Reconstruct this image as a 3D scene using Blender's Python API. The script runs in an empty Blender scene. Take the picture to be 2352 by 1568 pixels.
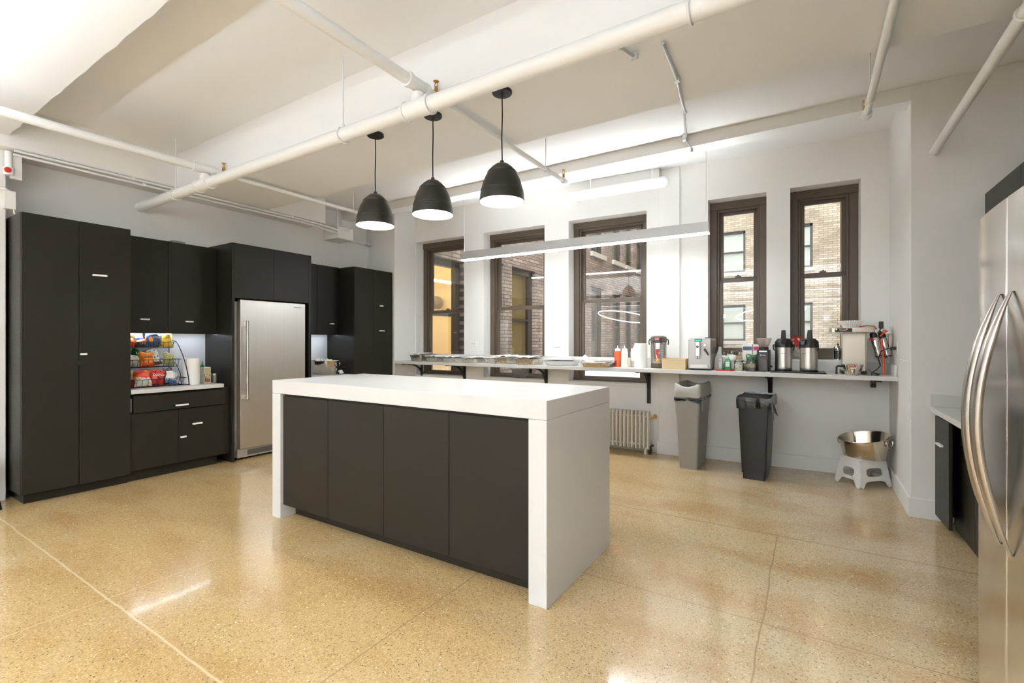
import bpy, math, random
from mathutils import Vector, Matrix, Euler
random.seed(7)
SC = bpy.context.scene
COL = SC.collection
PI = math.pi

# ------------------------------------------------------------------ camera, world, exposure
YAW = math.atan(684 / 1085)
cam_d = bpy.data.cameras.new('camera')
cam_d.sensor_fit = 'HORIZONTAL'
cam_d.sensor_width = 36.0
cam_d.lens = 36.0 * 1085.0 / 2352.0
cam_d.clip_start = 0.02
cam_d.clip_end = 200
cam = bpy.data.objects.new('camera', cam_d)
COL.objects.link(cam)
cam.location = (0, 0, 1.32)
cam.rotation_euler = (PI / 2, 0, YAW)
SC.camera = cam

SC.view_settings.view_transform = 'Standard'
SC.view_settings.look = 'None'
SC.view_settings.exposure = 1.42
SC.view_settings.gamma = 1.0
SC.view_settings.use_curve_mapping = False

SKY_STRENGTH = 4.6
world = bpy.data.worlds.new('sky')
SC.world = world
world.use_nodes = True
bg = world.node_tree.nodes['Background']
bg.inputs['Color'].default_value = (0.86, 0.92, 1.0, 1)
bg.inputs['Strength'].default_value = SKY_STRENGTH

WARM = (0.80, 0.885, 1.0)
E_OFFICE = 2.5
E_UP = 80.0         # their uplight
E_RING = 13.0      # linear office lamps
E_SHELF = 24.0
E_SHELF_UP = 28.0
E_UP_NEAR = 17.0       # linear pendant over the wall shelf
E_BULB = 90.0        # bulbs in the three pendants
E_STRIP = 11.0        # led strips under the wall cabinets


# ------------------------------------------------------------------ materials
def lin(c):
    out = []
    for x in c:
        x /= 255.0
        out.append(x / 12.92 if x <= 0.04045 else ((x + 0.055) / 1.055) ** 2.4)
    return tuple(out)


MATS = {}


def M(name, rgb=None, rough=0.5, metal=0.0, var=0.06, scale=18.0, bump=0.0, spec=0.5, coat=0.0, trans=0.0, emit=None,
      estr=0.0, aniso=None, alpha=1.0, coords='Object'):
    if name in MATS:
        return MATS[name]
    m = bpy.data.materials.new(name)
    m.use_nodes = True
    nt = m.node_tree
    b = nt.nodes['Principled BSDF']
    c = lin(rgb)
    tc = nt.nodes.new('ShaderNodeTexCoord')
    no = nt.nodes.new('ShaderNodeTexNoise')
    no.inputs['Scale'].default_value = scale
    no.inputs['Detail'].default_value = 4
    src = tc.outputs[coords]
    if aniso:
        mp = nt.nodes.new('ShaderNodeMapping')
        mp.inputs['Scale'].default_value = aniso
        nt.links.new(src, mp.inputs[0])
        src = mp.outputs[0]
    nt.links.new(src, no.inputs['Vector'])
    mx = nt.nodes.new('ShaderNodeMix')
    mx.data_type = 'RGBA'
    mx.inputs['A'].default_value = (*[max(0, x * (1 - var)) for x in c], 1)
    mx.inputs['B'].default_value = (*[min(1, x * (1 + var)) for x in c], 1)
    nt.links.new(no.outputs['Fac'], mx.inputs['Factor'])
    nt.links.new(mx.outputs['Result'], b.inputs['Base Color'])
    mr = nt.nodes.new('ShaderNodeMapRange')
    mr.inputs['To Min'].default_value = max(0.0, rough * 0.9)
    mr.inputs['To Max'].default_value = min(1.0, rough * 1.1)
    nt.links.new(no.outputs['Fac'], mr.inputs['Value'])
    nt.links.new(mr.outputs['Result'], b.inputs['Roughness'])
    b.inputs['Metallic'].default_value = metal
    b.inputs['Specular IOR Level'].default_value = spec
    b.inputs['Coat Weight'].default_value = coat
    b.inputs['Transmission Weight'].default_value = trans
    b.inputs['Alpha'].default_value = alpha
    if emit is not None:
        b.inputs['Emission Color'].default_value = (*emit, 1)
        b.inputs['Emission Strength'].default_value = estr
    if bump:
        bp = nt.nodes.new('ShaderNodeBump')
        bp.inputs['Strength'].default_value = bump
        bp.inputs['Distance'].default_value = 0.01
        nt.links.new(no.outputs['Fac'], bp.inputs['Height'])
        nt.links.new(bp.outputs['Normal'], b.inputs['Normal'])
    MATS[name] = m
    return m


def two_tone(name, c1, c2, c3=None, split=0.4, rough=0.35, scale=9.0, coat=0.3):
    """printed foil: colour c1 below, c2 above a wavy split, blotches of c3"""
    if name in MATS:
        return MATS[name]
    m = bpy.data.materials.new(name)
    m.use_nodes = True
    nt = m.node_tree
    b = nt.nodes['Principled BSDF']
    tc = nt.nodes.new('ShaderNodeTexCoord')
    sx = nt.nodes.new('ShaderNodeSeparateXYZ')
    nt.links.new(tc.outputs['Generated'], sx.inputs[0])
    no = nt.nodes.new('ShaderNodeTexNoise')
    no.inputs['Scale'].default_value = scale
    no.inputs['Detail'].default_value = 1
    nt.links.new(tc.outputs['Generated'], no.inputs['Vector'])
    ad = nt.nodes.new('ShaderNodeMath')
    ad.operation = 'MULTIPLY_ADD'
    ad.inputs[1].default_value = 0.45
    nt.links.new(no.outputs['Fac'], ad.inputs[0])
    nt.links.new(sx.outputs['Z'], ad.inputs[2])
    r = nt.nodes.new('ShaderNodeMapRange')
    r.inputs['From Min'].default_value = split + 0.2
    r.inputs['From Max'].default_value = split + 0.24
    nt.links.new(ad.outputs[0], r.inputs['Value'])
    mx = nt.nodes.new('ShaderNodeMix')
    mx.data_type = 'RGBA'
    mx.inputs['A'].default_value = (*lin(c1), 1)
    mx.inputs['B'].default_value = (*lin(c2), 1)
    nt.links.new(r.outputs['Result'], mx.inputs['Factor'])
    res = mx.outputs['Result']
    if c3:
        n2 = nt.nodes.new('ShaderNodeTexVoronoi')
        n2.inputs['Scale'].default_value = scale * 0.45
        nt.links.new(tc.outputs['Generated'], n2.inputs['Vector'])
        r2 = nt.nodes.new('ShaderNodeMapRange')
        r2.inputs['From Min'].default_value = 0.26
        r2.inputs['From Max'].default_value = 0.3
        r2.inputs['To Min'].default_value = 1
        r2.inputs['To Max'].default_value = 0
        nt.links.new(n2.outputs['Distance'], r2.inputs['Value'])
        m2 = nt.nodes.new('ShaderNodeMix')
        m2.data_type = 'RGBA'
        nt.links.new(res, m2.inputs['A'])
        m2.inputs['B'].default_value = (*lin(c3), 1)
        nt.links.new(r2.outputs['Result'], m2.inputs['Factor'])
        res = m2.outputs['Result']
    nt.links.new(res, b.inputs['Base Color'])
    b.inputs['Roughness'].default_value = rough
    b.inputs['Coat Weight'].default_value = coat
    MATS[name] = m
    return m


def emission(name, col, strength):
    if name in MATS:
        return MATS[name]
    m = bpy.data.materials.new(name)
    m.use_nodes = True
    nt = m.node_tree
    nt.nodes.clear()
    o = nt.nodes.new('ShaderNodeOutputMaterial')
    e = nt.nodes.new('ShaderNodeEmission')
    e.inputs['Color'].default_value = (*col, 1)
    e.inputs['Strength'].default_value = strength
    nt.links.new(e.outputs[0], o.inputs[0])
    MATS[name] = m
    return m


def thin_glass(name, tint=(1, 1, 1), ior=1.45, rough=0.0, gain=1.0):
    if name in MATS:
        return MATS[name]
    m = bpy.data.materials.new(name)
    m.use_nodes = True
    nt = m.node_tree
    nt.nodes.clear()
    o = nt.nodes.new('ShaderNodeOutputMaterial')
    tr = nt.nodes.new('ShaderNodeBsdfTransparent')
    tr.inputs[0].default_value = (*tint, 1)
    gl = nt.nodes.new('ShaderNodeBsdfGlossy')
    gl.inputs['Roughness'].default_value = rough
    fr = nt.nodes.new('ShaderNodeFresnel')
    fr.inputs[0].default_value = ior
    mu = nt.nodes.new('ShaderNodeMath')
    mu.operation = 'MULTIPLY'
    mu.use_clamp = True
    mu.inputs[1].default_value = gain
    nt.links.new(fr.outputs[0], mu.inputs[0])
    mx = nt.nodes.new('ShaderNodeMixShader')
    nt.links.new(mu.outputs[0], mx.inputs[0])
    nt.links.new(tr.outputs[0], mx.inputs[1])
    nt.links.new(gl.outputs[0], mx.inputs[2])
    nt.links.new(mx.outputs[0], o.inputs[0])
    MATS[name] = m
    return m


def brick(name, c1, c2, mortar, plane='YZ', rowh=0.075, bw=0.22):
    if name in MATS:
        return MATS[name]
    m = bpy.data.materials.new(name)
    m.use_nodes = True
    nt = m.node_tree
    b = nt.nodes['Principled BSDF']
    ge = nt.nodes.new('ShaderNodeNewGeometry')
    sx = nt.nodes.new('ShaderNodeSeparateXYZ')
    nt.links.new(ge.outputs['Position'], sx.inputs[0])
    cb = nt.nodes.new('ShaderNodeCombineXYZ')
    nt.links.new(sx.outputs[plane[0]], cb.inputs['X'])
    nt.links.new(sx.outputs['Z'], cb.inputs['Y'])
    t = nt.nodes.new('ShaderNodeTexBrick')
    t.inputs['Scale'].default_value = 1.0
    t.inputs['Brick Width'].default_value = bw
    t.inputs['Row Height'].default_value = rowh
    t.inputs['Mortar Size'].default_value = 0.008
    t.inputs['Bias'].default_value = 0.0
    t.inputs['Color1'].default_value = (*lin(c1), 1)
    t.inputs['Color2'].default_value = (*lin(c2), 1)
    t.inputs['Mortar'].default_value = (*lin(mortar), 1)
    nt.links.new(cb.outputs[0], t.inputs['Vector'])
    no = nt.nodes.new('ShaderNodeTexNoise')
    no.inputs['Scale'].default_value = 0.9
    no.inputs['Detail'].default_value = 6
    nt.links.new(cb.outputs[0], no.inputs['Vector'])
    mr = nt.nodes.new('ShaderNodeMapRange')
    mr.inputs['From Min'].default_value = 0.3
    mr.inputs['From Max'].default_value = 0.7
    mr.inputs['To Min'].default_value = 0.7
    mr.inputs['To Max'].default_value = 1.15
    nt.links.new(no.outputs['Fac'], mr.inputs['Value'])
    mx = nt.nodes.new('ShaderNodeMix')
    mx.data_type = 'RGBA'
    mx.blend_type = 'MULTIPLY'
    mx.inputs['Factor'].default_value = 1.0
    nt.links.new(t.outputs['Color'], mx.inputs['A'])
    nt.links.new(mr.outputs['Result'], mx.inputs['B'])
    nt.links.new(mx.outputs['Result'], b.inputs['Base Color'])
    b.inputs['Roughness'].default_value = 0.9
    MATS[name] = m
    return m


def floor_material():
    m = bpy.data.materials.new('polished_terrazzo')
    m.use_nodes = True
    nt = m.node_tree
    N = nt.nodes.new
    L = nt.links.new
    b = nt.nodes['Principled BSDF']
    ge = N('ShaderNodeNewGeometry')
    pos = ge.outputs['Position']

    def mixc(fac, a, bb, blend='MIX'):
        x = N('ShaderNodeMix')
        x.data_type = 'RGBA'
        x.blend_type = blend
        for sock, val in (('Factor', fac), ('A', a), ('B', bb)):
            if isinstance(val, (int, float)):
                x.inputs[sock].default_value = val
            elif isinstance(val, tuple):
                x.inputs[sock].default_value = (*val, 1)
            else:
                L(val, x.inputs[sock])
        return x.outputs['Result']

    def ramp(val, a, bb, t0=0.0, t1=1.0):
        r = N('ShaderNodeMapRange')
        r.inputs['From Min'].default_value = a
        r.inputs['From Max'].default_value = bb
        r.inputs['To Min'].default_value = t0
        r.inputs['To Max'].default_value = t1
        L(val, r.inputs['Value'])
        return r.outputs['Result']

    def noise(scale, detail=3, vec=None, stretch=None):
        n = N('ShaderNodeTexNoise')
        n.inputs['Scale'].default_value = scale
        n.inputs['Detail'].default_value = detail
        v = vec or pos
        if stretch:
            mp = N('ShaderNodeMapping')
            mp.inputs['Scale'].default_value = stretch
            mp.inputs['Rotation'].default_value = (0, 0, 0.5)
            L(v, mp.inputs[0])
            v = mp.outputs[0]
        L(v, n.inputs['Vector'])
        return n.outputs['Fac']

    def vor(scale, feat='F1'):
        v = N('ShaderNodeTexVoronoi')
        v.inputs['Scale'].default_value = scale
        L(pos, v.inputs['Vector'])
        return v

    base = lin((198, 167, 114))
    gray = lin((200, 182, 150))
    dark = lin((172, 131, 78))
    sx = N('ShaderNodeSeparateXYZ')
    L(pos, sx.inputs[0])
    # the slab is greyer towards the windows' end of the room, more ochre towards the cabinets
    gfac = ramp(sx.outputs['X'], -1.6, -0.2)
    gn = ramp(noise(0.8, 3), 0.25, 0.55)
    gm = N('ShaderNodeMath')
    gm.operation = 'MULTIPLY'
    L(gfac, gm.inputs[0])
    L(gn, gm.inputs[1])
    c = mixc(gm.outputs[0], base, gray)
    blot = ramp(noise(1.1, 5, stretch=(1.0, 2.6, 1)), 0.46, 0.74, 0, 0.85)
    c = mixc(blot, c, dark)
    pale = ramp(noise(1.7, 4), 0.55, 0.75, 0, 0.5)
    c = mixc(pale, c, lin((210, 190, 154)))
    # fine aggregate
    v1 = vor(190)
    sp = N('ShaderNodeSeparateColor')
    L(v1.outputs['Color'], sp.inputs[0])
    c = mixc(ramp(sp.outputs['Red'], 0.55, 1.0, 0, 0.55), c, lin((228, 206, 160)))
    c = mixc(ramp(sp.outputs['Green'], 0.62, 1.0, 0, 0.55), c, lin((150, 114, 66)))
    # dark stone chips, sparse, more of them to the right
    v2 = vor(60)
    sp2 = N('ShaderNodeSeparateColor')
    L(v2.outputs['Color'], sp2.inputs[0])
    near = ramp(v2.outputs['Distance'], 0.16, 0.24, 1, 0)
    thr = ramp(sx.outputs['X'], -3.0, 0.0, 0.93, 0.72)
    gt = N('ShaderNodeMath')
    gt.operation = 'GREATER_THAN'
    L(sp2.outputs['Blue'], gt.inputs[0])
    L(thr, gt.inputs[1])
    mu = N('ShaderNodeMath')
    mu.operation = 'MULTIPLY'
    L(near, mu.inputs[0])
    L(gt.outputs[0], mu.inputs[1])
    m8 = N('ShaderNodeMath')
    m8.operation = 'MULTIPLY'
    m8.inputs[1].default_value = 0.75
    L(mu.outputs[0], m8.inputs[0])
    c = mixc(m8.outputs[0], c, lin((78, 66, 50)))
    gt3 = N('ShaderNodeMath')
    gt3.operation = 'LESS_THAN'
    gt3.inputs[1].default_value = 0.02
    L(sp2.outputs['Blue'], gt3.inputs[0])
    mu3 = N('ShaderNodeMath')
    mu3.operation = 'MULTIPLY'
    L(near, mu3.inputs[0])
    L(gt3.outputs[0], mu3.inputs[1])
    c = mixc(mu3.outputs[0], c, lin((240, 230, 205)))
    # joints cut in the slab
    wob = ramp(noise(3.0, 3), 0, 1, -0.014, 0.014)

    def joint(axis, at, w=0.005):
        s = N('ShaderNodeMath')
        s.operation = 'SUBTRACT'
        L(sx.outputs[axis], s.inputs[0])
        s.inputs[1].default_value = at
        s2 = N('ShaderNodeMath')
        s2.operation = 'ADD'
        L(s.outputs[0], s2.inputs[0])
        L(wob, s2.inputs[1])
        ab = N('ShaderNodeMath')
        ab.operation = 'ABSOLUTE'
        L(s2.outputs[0], ab.inputs[0])
        return ramp(ab.outputs[0], w * 0.4, w, 1, 0)

    def cond(mask, axis, op, at):
        g = N('ShaderNodeMath')
        g.operation = op
        L(sx.outputs[axis], g.inputs[0])
        g.inputs[1].default_value = at
        k = N('ShaderNodeMath')
        k.operation = 'MULTIPLY'
        L(mask, k.inputs[0])
        L(g.outputs[0], k.inputs[1])
        return k.outputs[0]

    jcol = lin((150, 126, 88))
    jl = lin((226, 206, 168))
    jj = [(cond(joint('Y', 0.945, 0.007), 'X', 'LESS_THAN', -1.9), jl), (cond(joint('Y', 2.5), 'X', 'GREATER_THAN', -1.3), jcol),
          (cond(cond(joint('X', -0.19), 'Y', 'LESS_THAN', 3.66), 'Y', 'GREATER_THAN', 0.9), jcol),
          (cond(joint('X', -1.6), 'Y', 'LESS_THAN', 3.5), jcol),
          (joint('X', -3.05, 0.004), jl), (cond(joint('Y', 3.68, 0.012), 'X', 'GREATER_THAN', -1.6), lin((164, 138, 100)))]
    for f, jc in jj:
        k = N('ShaderNodeMath')
        k.operation = 'MULTIPLY'
        k.inputs[1].default_value = 0.7
        L(f, k.inputs[0])
        c = mixc(k.outputs[0], c, jc)
    L(c, b.inputs['Base Color'])
    L(ramp(noise(5, 4), 0.3, 0.7, 0.11, 0.19), b.inputs['Roughness'])
    b.inputs['Specular IOR Level'].default_value = 0.55
    b.inputs['Coat Weight'].default_value = 0.25
    b.inputs['Coat Roughness'].default_value = 0.06
    return m


# ------------------------------------------------------------------ mesh helpers
class MB:
    def __init__(s):
        s.v = []
        s.f = []
        s.m = []

    def add(s, vs, fs, mi=0):
        o = len(s.v)
        s.v += [tuple(v) for v in vs]
        for f in fs:
            s.f.append(tuple(i + o for i in f))
            s.m.append(mi)
        return s

    def box(s, x0, x1, y0, y1, z0, z1, mi=0):
        vs = [(x0, y0, z0), (x1, y0, z0), (x1, y1, z0), (x0, y1, z0), (x0, y0, z1), (x1, y0, z1), (x1, y1, z1), (x0, y1, z1)]
        return s.add(vs, [(0, 3, 2, 1), (4, 5, 6, 7), (0, 1, 5, 4), (1, 2, 6, 5), (2, 3, 7, 6), (3, 0, 4, 7)], mi)

    def loft(s, rings, mi=0, cap0=True, cap1=True, closed=False):
        n = len(rings[0])
        assert all(len(r) == n for r in rings)
        vs = [p for r in rings for p in r]
        fs = []
        k = len(rings)
        for i in range(k if closed else k - 1):
            a = i * n
            b = ((i + 1) % k) * n
            for j in range(n):
                j2 = (j + 1) % n
                fs.append((a + j, a + j2, b + j2, b + j))
        if not closed:
            if cap0:
                fs.append(tuple(range(n - 1, -1, -1)))
            if cap1:
                fs.append(tuple((k - 1) * n + j for j in range(n)))
        return s.add(vs, fs, mi)

    def tube(s, pts, r, n=10, closed=False, mi=0):
        pts = [Vector(p) for p in pts]
        k = len(pts)
        rs = r if isinstance(r, (list, tuple)) else [r] * k
        rings = []
        up = None
        for i, p in enumerate(pts):
            if closed:
                t = pts[(i + 1) % k] - pts[i - 1]
            elif i == 0:
                t = pts[1] - p
            elif i == k - 1:
                t = p - pts[i - 1]
            else:
                t = (pts[i + 1] - p).normalized() + (p - pts[i - 1]).normalized()
            t = t.normalized() if t.length > 1e-9 else Vector((0, 0, 1))
            if up is None:
                up = Vector((0, 0, 1)) if abs(t.z) < 0.9 else Vector((1, 0, 0))
            u = (up - t * up.dot(t))
            if u.length < 1e-6:
                u = Vector((1, 0, 0)) - t * t.x
            u.normalize()
            up = u
            w = t.cross(u)
            rings.append([p + (u * math.cos(a) + w * math.sin(a)) * rs[i] for a in [2 * PI * j / n for j in range(n)]])
        return s.loft(rings, mi, closed=closed)

    def lathe(s, prof, n=32, c=(0, 0, 0), mi=0, sx=1.0, sy=1.0):
        rings = []
        for r, z in prof:
            r = max(r, 0.0004)
            rings.append([(c[0] + r * sx * math.cos(2 * PI * j / n), c[1] + r * sy * math.sin(2 * PI * j / n), c[2] + z) for j in range(n)])
        return s.loft(rings, mi, cap0=prof[0][0] <= 0.001, cap1=prof[-1][0] <= 0.001)

    def prism(s, poly, axis, a0, a1, mi=0):
        def P(u, v, w):
            return {'x': (w, u, v), 'y': (u, w, v), 'z': (u, v, w)}[axis]
        n = len(poly)
        return s.loft([[P(u, v, a0) for u, v in poly], [P(u, v, a1) for u, v in poly]], mi)

    def rbox(s, x0, x1, y0, y1, z0, z1, r=0.02, top=None, n=5, mi=0):
        """box with rounded vertical edges; top=(x0,x1,y0,y1) tapers"""
        def ring(a0, a1, b0, b1, z, rr):
            out = []
            for cx, cy, st in ((a1 - rr, b1 - rr, 0), (a0 + rr, b1 - rr, 1), (a0 + rr, b0 + rr, 2), (a1 - rr, b0 + rr, 3)):
                for i in range(n):
                    a = (st + i / (n - 1)) * PI / 2
                    out.append((cx + rr * math.cos(a), cy + rr * math.sin(a), z))
            return out
        t = top or (x0, x1, y0, y1)
        return s.loft([ring(x0, x1, y0, y1, z0, r), ring(*t, z1, r)], mi)

    def xf(s, mat):
        s.v = [tuple(mat @ Vector(v)) for v in s.v]
        return s

    def build(s, name, mat, parent=None, smooth=38, bevel=0.0, seg=2):
        me = bpy.data.meshes.new(name)
        me.from_pydata(s.v, [], s.f)
        mats = mat if isinstance(mat, (list, tuple)) else [mat]
        for x in mats:
            me.materials.append(x)
        if len(mats) > 1:
            me.polygons.foreach_set('material_index', s.m)
        import bmesh
        bm = bmesh.new()
        bm.from_mesh(me)
        bmesh.ops.recalc_face_normals(bm, faces=bm.faces)
        bm.to_mesh(me)
        bm.free()
        if smooth:
            me.shade_smooth()
            me.set_sharp_from_angle(angle=math.radians(smooth))
        me.update()
        o = bpy.data.objects.new(name, me)
        COL.objects.link(o)
        if parent is not None:
            o.parent = parent
        if bevel:
            bv = o.modifiers.new('bevel', 'BEVEL')
            bv.width = bevel
            bv.segments = seg
            bv.limit_method = 'ANGLE'
            bv.angle_limit = math.radians(40)
        return o


def tag(o, label, cat, group=None, kind=None):
    o['label'] = label
    o['category'] = cat
    if group:
        o['group'] = group
    if kind:
        o['kind'] = kind
    return o


def thing(name, label, cat, loc=(0, 0, 0), rz=0.0, group=None):
    o = bpy.data.objects.new(name, None)
    o.empty_display_size = 0.05
    COL.objects.link(o)
    o.location = loc
    o.rotation_euler = (0, 0, rz)
    return tag(o, label, cat, group)


def struct(o):
    o['kind'] = 'structure'
    return o


def holder(name, loc=(0, 0, 0), rz=0.0):
    o = bpy.data.objects.new(name, None)
    o.empty_display_size = 0.05
    COL.objects.link(o)
    o.location = loc
    o.rotation_euler = (0, 0, rz)
    return struct(o)


def dup(root, loc, rz, label=None):
    r = root.copy()
    COL.objects.link(r)
    r.location = loc
    r.rotation_euler = (0, 0, rz)
    if label:
        r['label'] = label
    for ch in list(root.children):
        c = ch.copy()
        COL.objects.link(c)
        c.parent = r
        for g in list(ch.children):
            d = g.copy()
            COL.objects.link(d)
            d.parent = c
    return r


def text(parent, name, body, size, mat, loc, rot, extrude=0.0006, sx=1.0):
    cu = bpy.data.curves.new(name, 'FONT')
    cu.body = body
    cu.size = size
    cu.extrude = extrude
    cu.align_x = 'CENTER'
    cu.align_y = 'CENTER'
    t = bpy.data.objects.new(name + '_tmp', cu)
    COL.objects.link(t)
    dg = bpy.context.evaluated_depsgraph_get()
    me = bpy.data.meshes.new_from_object(t.evaluated_get(dg))
    bpy.data.objects.remove(t)
    me.materials.clear()
    me.materials.append(mat)
    o = bpy.data.objects.new(name, me)
    COL.objects.link(o)
    o.parent = parent
    o.location = loc
    o.rotation_euler = rot
    o.scale = (sx, 1, 1)
    return o


FACE_Y = (PI / 2, 0, 0)        # text that reads from -Y
FACE_X = (PI / 2, 0, PI / 2)   # text that reads from +X
FACE_NX = (PI / 2, 0, -PI / 2)


def holes_wall(a0, a1, z0, z1, holes, t, name, mat, parent=None):
    """wall in local coords: runs along x from a0..a1, thickness y 0..t, with rectangular holes (x0,x1,z0,z1)"""
    xs = sorted({a0, a1, *[h[0] for h in holes], *[h[1] for h in holes]})
    zs = sorted({z0, z1, *[h[2] for h in holes], *[h[3] for h in holes]})
    nx, nz = len(xs) - 1, len(zs) - 1

    def solid(i, j):
        if i < 0 or j < 0 or i >= nx or j >= nz:
            return False
        cx, cz = (xs[i] + xs[i + 1]) / 2, (zs[j] + zs[j + 1]) / 2
        return not any(h[0] < cx < h[1] and h[2] < cz < h[3] for h in holes)
    idx = {}
    vs = []

    def V(i, j, k):
        if (i, j, k) not in idx:
            idx[(i, j, k)] = len(vs)
            vs.append((xs[i], t * k, zs[j]))
        return idx[(i, j, k)]
    fs = []
    for i in range(nx):
        for j in range(nz):
            if not solid(i, j):
                continue
            fs.append((V(i, j, 0), V(i + 1, j, 0), V(i + 1, j + 1, 0), V(i, j + 1, 0)))
            fs.append((V(i, j, 1), V(i, j + 1, 1), V(i + 1, j + 1, 1), V(i + 1, j, 1)))
            if not solid(i - 1, j):
                fs.append((V(i, j, 0), V(i, j + 1, 0), V(i, j + 1, 1), V(i, j, 1)))
            if not solid(i + 1, j):
                fs.append((V(i + 1, j, 0), V(i + 1, j, 1), V(i + 1, j + 1, 1), V(i + 1, j + 1, 0)))
            if not solid(i, j - 1):
                fs.append((V(i, j, 0), V(i, j, 1), V(i + 1, j, 1), V(i + 1, j, 0)))
            if not solid(i, j + 1):
                fs.append((V(i, j + 1, 0), V(i + 1, j + 1, 0), V(i + 1, j + 1, 1), V(i, j + 1, 1)))
    return MB().add(vs, fs).build(name, mat, parent, smooth=0)


def arc(c, r, a0, a1, n, plane='xz'):
    out = []
    for i in range(n + 1):
        a = a0 + (a1 - a0) * i / n
        u, v = r * math.cos(a), r * math.sin(a)
        out.append({'xz': (c[0] + u, c[1], c[2] + v), 'yz': (c[0], c[1] + u, c[2] + v), 'xy': (c[0] + u, c[1] + v, c[2])}[plane])
    return out


# palette
WALL = M('wall_paint', (234, 232, 228), 0.62, var=0.005, scale=3)
CEIL = M('ceiling_paint', (237, 237, 236), 0.7, var=0.005, scale=2)
PIPEW = M('pipe_paint', (237, 237, 236), 0.42, var=0.02)
CAB = M('dark_cabinet_laminate', (35, 31, 23), 0.42, var=0.06, scale=6, spec=0.3, aniso=(1, 1, 12))
CABI = M('island_door_laminate', (34, 29, 21), 0.45, var=0.07, scale=6, spec=0.28, aniso=(1, 1, 12))
CABIN = M('cabinet_interior', (30, 26, 22), 0.7)
QUARTZ = M('white_quartz', (213, 211, 207), 0.34, var=0.004, scale=7, spec=0.5)
STEEL = M('brushed_steel', (212, 208, 202), 0.33, 1.0, var=0.05, scale=60, aniso=(1, 1, 0.02))
STEELV = M('polished_steel', (205, 200, 192), 0.16, 1.0, var=0.04)
CHROME = M('chrome', (225, 225, 225), 0.08, 1.0, var=0.02)
ALU = M('satin_aluminium', (205, 206, 208), 0.35, 0.6, var=0.02)
PULL = M('pull_white_metal', (245, 245, 242), 0.3, 0.0, var=0.01)
BLACKP = M('black_plastic', (28, 27, 26), 0.4, var=0.1)
BLACKM = M('black_metal', (34, 32, 30), 0.45, 0.3, var=0.1)
BRASS = M('brass', (190, 140, 60), 0.3, 1.0)
BROWN = M('window_brown_paint', (88, 75, 60), 0.42, var=0.06, scale=9)
GLASS = thin_glass('window_glass', (0.97, 0.985, 0.98), 1.5, 0.0, 1.6)
JARG = thin_glass('jar_glass', (0.93, 0.96, 0.94), 1.45, 0.02, 1.2)
WHITEP = M('white_plastic', (236, 234, 228), 0.4, var=0.02)
PAPER = M('white_paper', (240, 238, 232), 0.85, var=0.03, scale=60, bump=0.1)
GREYP = M('grey_plastic', (150, 146, 138), 0.45, var=0.04)
DGREY = M('charcoal_plastic', (25, 23, 17), 0.42, var=0.06)
FOIL = M('aluminium_foil', (205, 200, 190), 0.28, 1.0, var=0.1, scale=40, bump=0.25)
INK = M('black_print', (24, 24, 26), 0.5)
WHITEINK = M('white_print', (245, 245, 240), 0.5)
RED = M('red_plastic', (210, 40, 35), 0.4)
ORANGE = M('orange_tube', (245, 85, 25), 0.4)
WOOD = M('pale_wood', (214, 188, 146), 0.55, var=0.12, scale=12, aniso=(1, 8, 8))
GLOW_OFFICE = emission('office_lamp_glow', WARM, E_OFFICE)
GLOW_UP = emission('office_uplight_glow', WARM, E_UP)
GLOW_UP_NEAR = emission('near_uplight_glow', WARM, E_UP_NEAR)
GLOW_SHELF_UP = emission('shelf_uplight_glow', (0.93, 0.965, 1.0), E_SHELF_UP)
GLOW_SHELF = emission('shelf_lamp_glow', (0.93, 0.965, 1.0), E_SHELF)
GLOW_BULB = emission('bulb_glow', (0.95, 0.97, 1.0), E_BULB)
GLOW_STRIP = emission('cool_strip_glow', (0.72, 0.82, 1.0), E_STRIP)

# ------------------------------------------------------------------ the room
XL = -5.92          # cabinet wall
XR = 1.75           # wall behind the right hand fridge
YB = -7.0           # wall behind the camera
ZC = 3.25           # slab
ZS = 2.90           # underside of the deep beam
PSI = math.atan(0.04)
Y0 = 5.73           # window wall at x = 0

struct(MB().box(-6.4, 2.2, YB - 0.2, 6.3, -0.12, 0).build('floor', floor_material(), smooth=0))
ce = struct(MB().box(-6.4, 2.2, YB - 0.2, 4.80, ZC, ZC + 0.25).build('ceiling', CEIL, smooth=0))
struct(MB().box(XL - 0.1, XR + 0.1, 2.28, 3.24, ZS, ZC + 0.05).build('beam', CEIL, ce, bevel=0.006))
bm1 = MB()
nseg = 90
edge = []
for i in range(nseg + 1):
    x = XL - 0.1 + (XR + 0.2 - XL) * i / nseg
    edge.append((x, 1.07 + 0.003 * math.sin(i * 2.3) + 0.002 * math.sin(i * 5.1)))
bm1.loft([[(x, 0.80, 3.0), (x, y, 3.0), (x, y, ZC + 0.05), (x, 0.80, ZC + 0.05)] for x, y in edge])
struct(bm1.build('beam', CEIL, ce, smooth=0))
struct(MB().box(XL - 0.1, 0.646, 4.625, 4.80, 3.14, ZC + 0.30).build('beam', CEIL, ce, smooth=0))
struct(MB().box(-6.4, 2.2, 4.80, 6.3, 3.345, 3.55).build('ceiling', CEIL, smooth=0))

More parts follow.
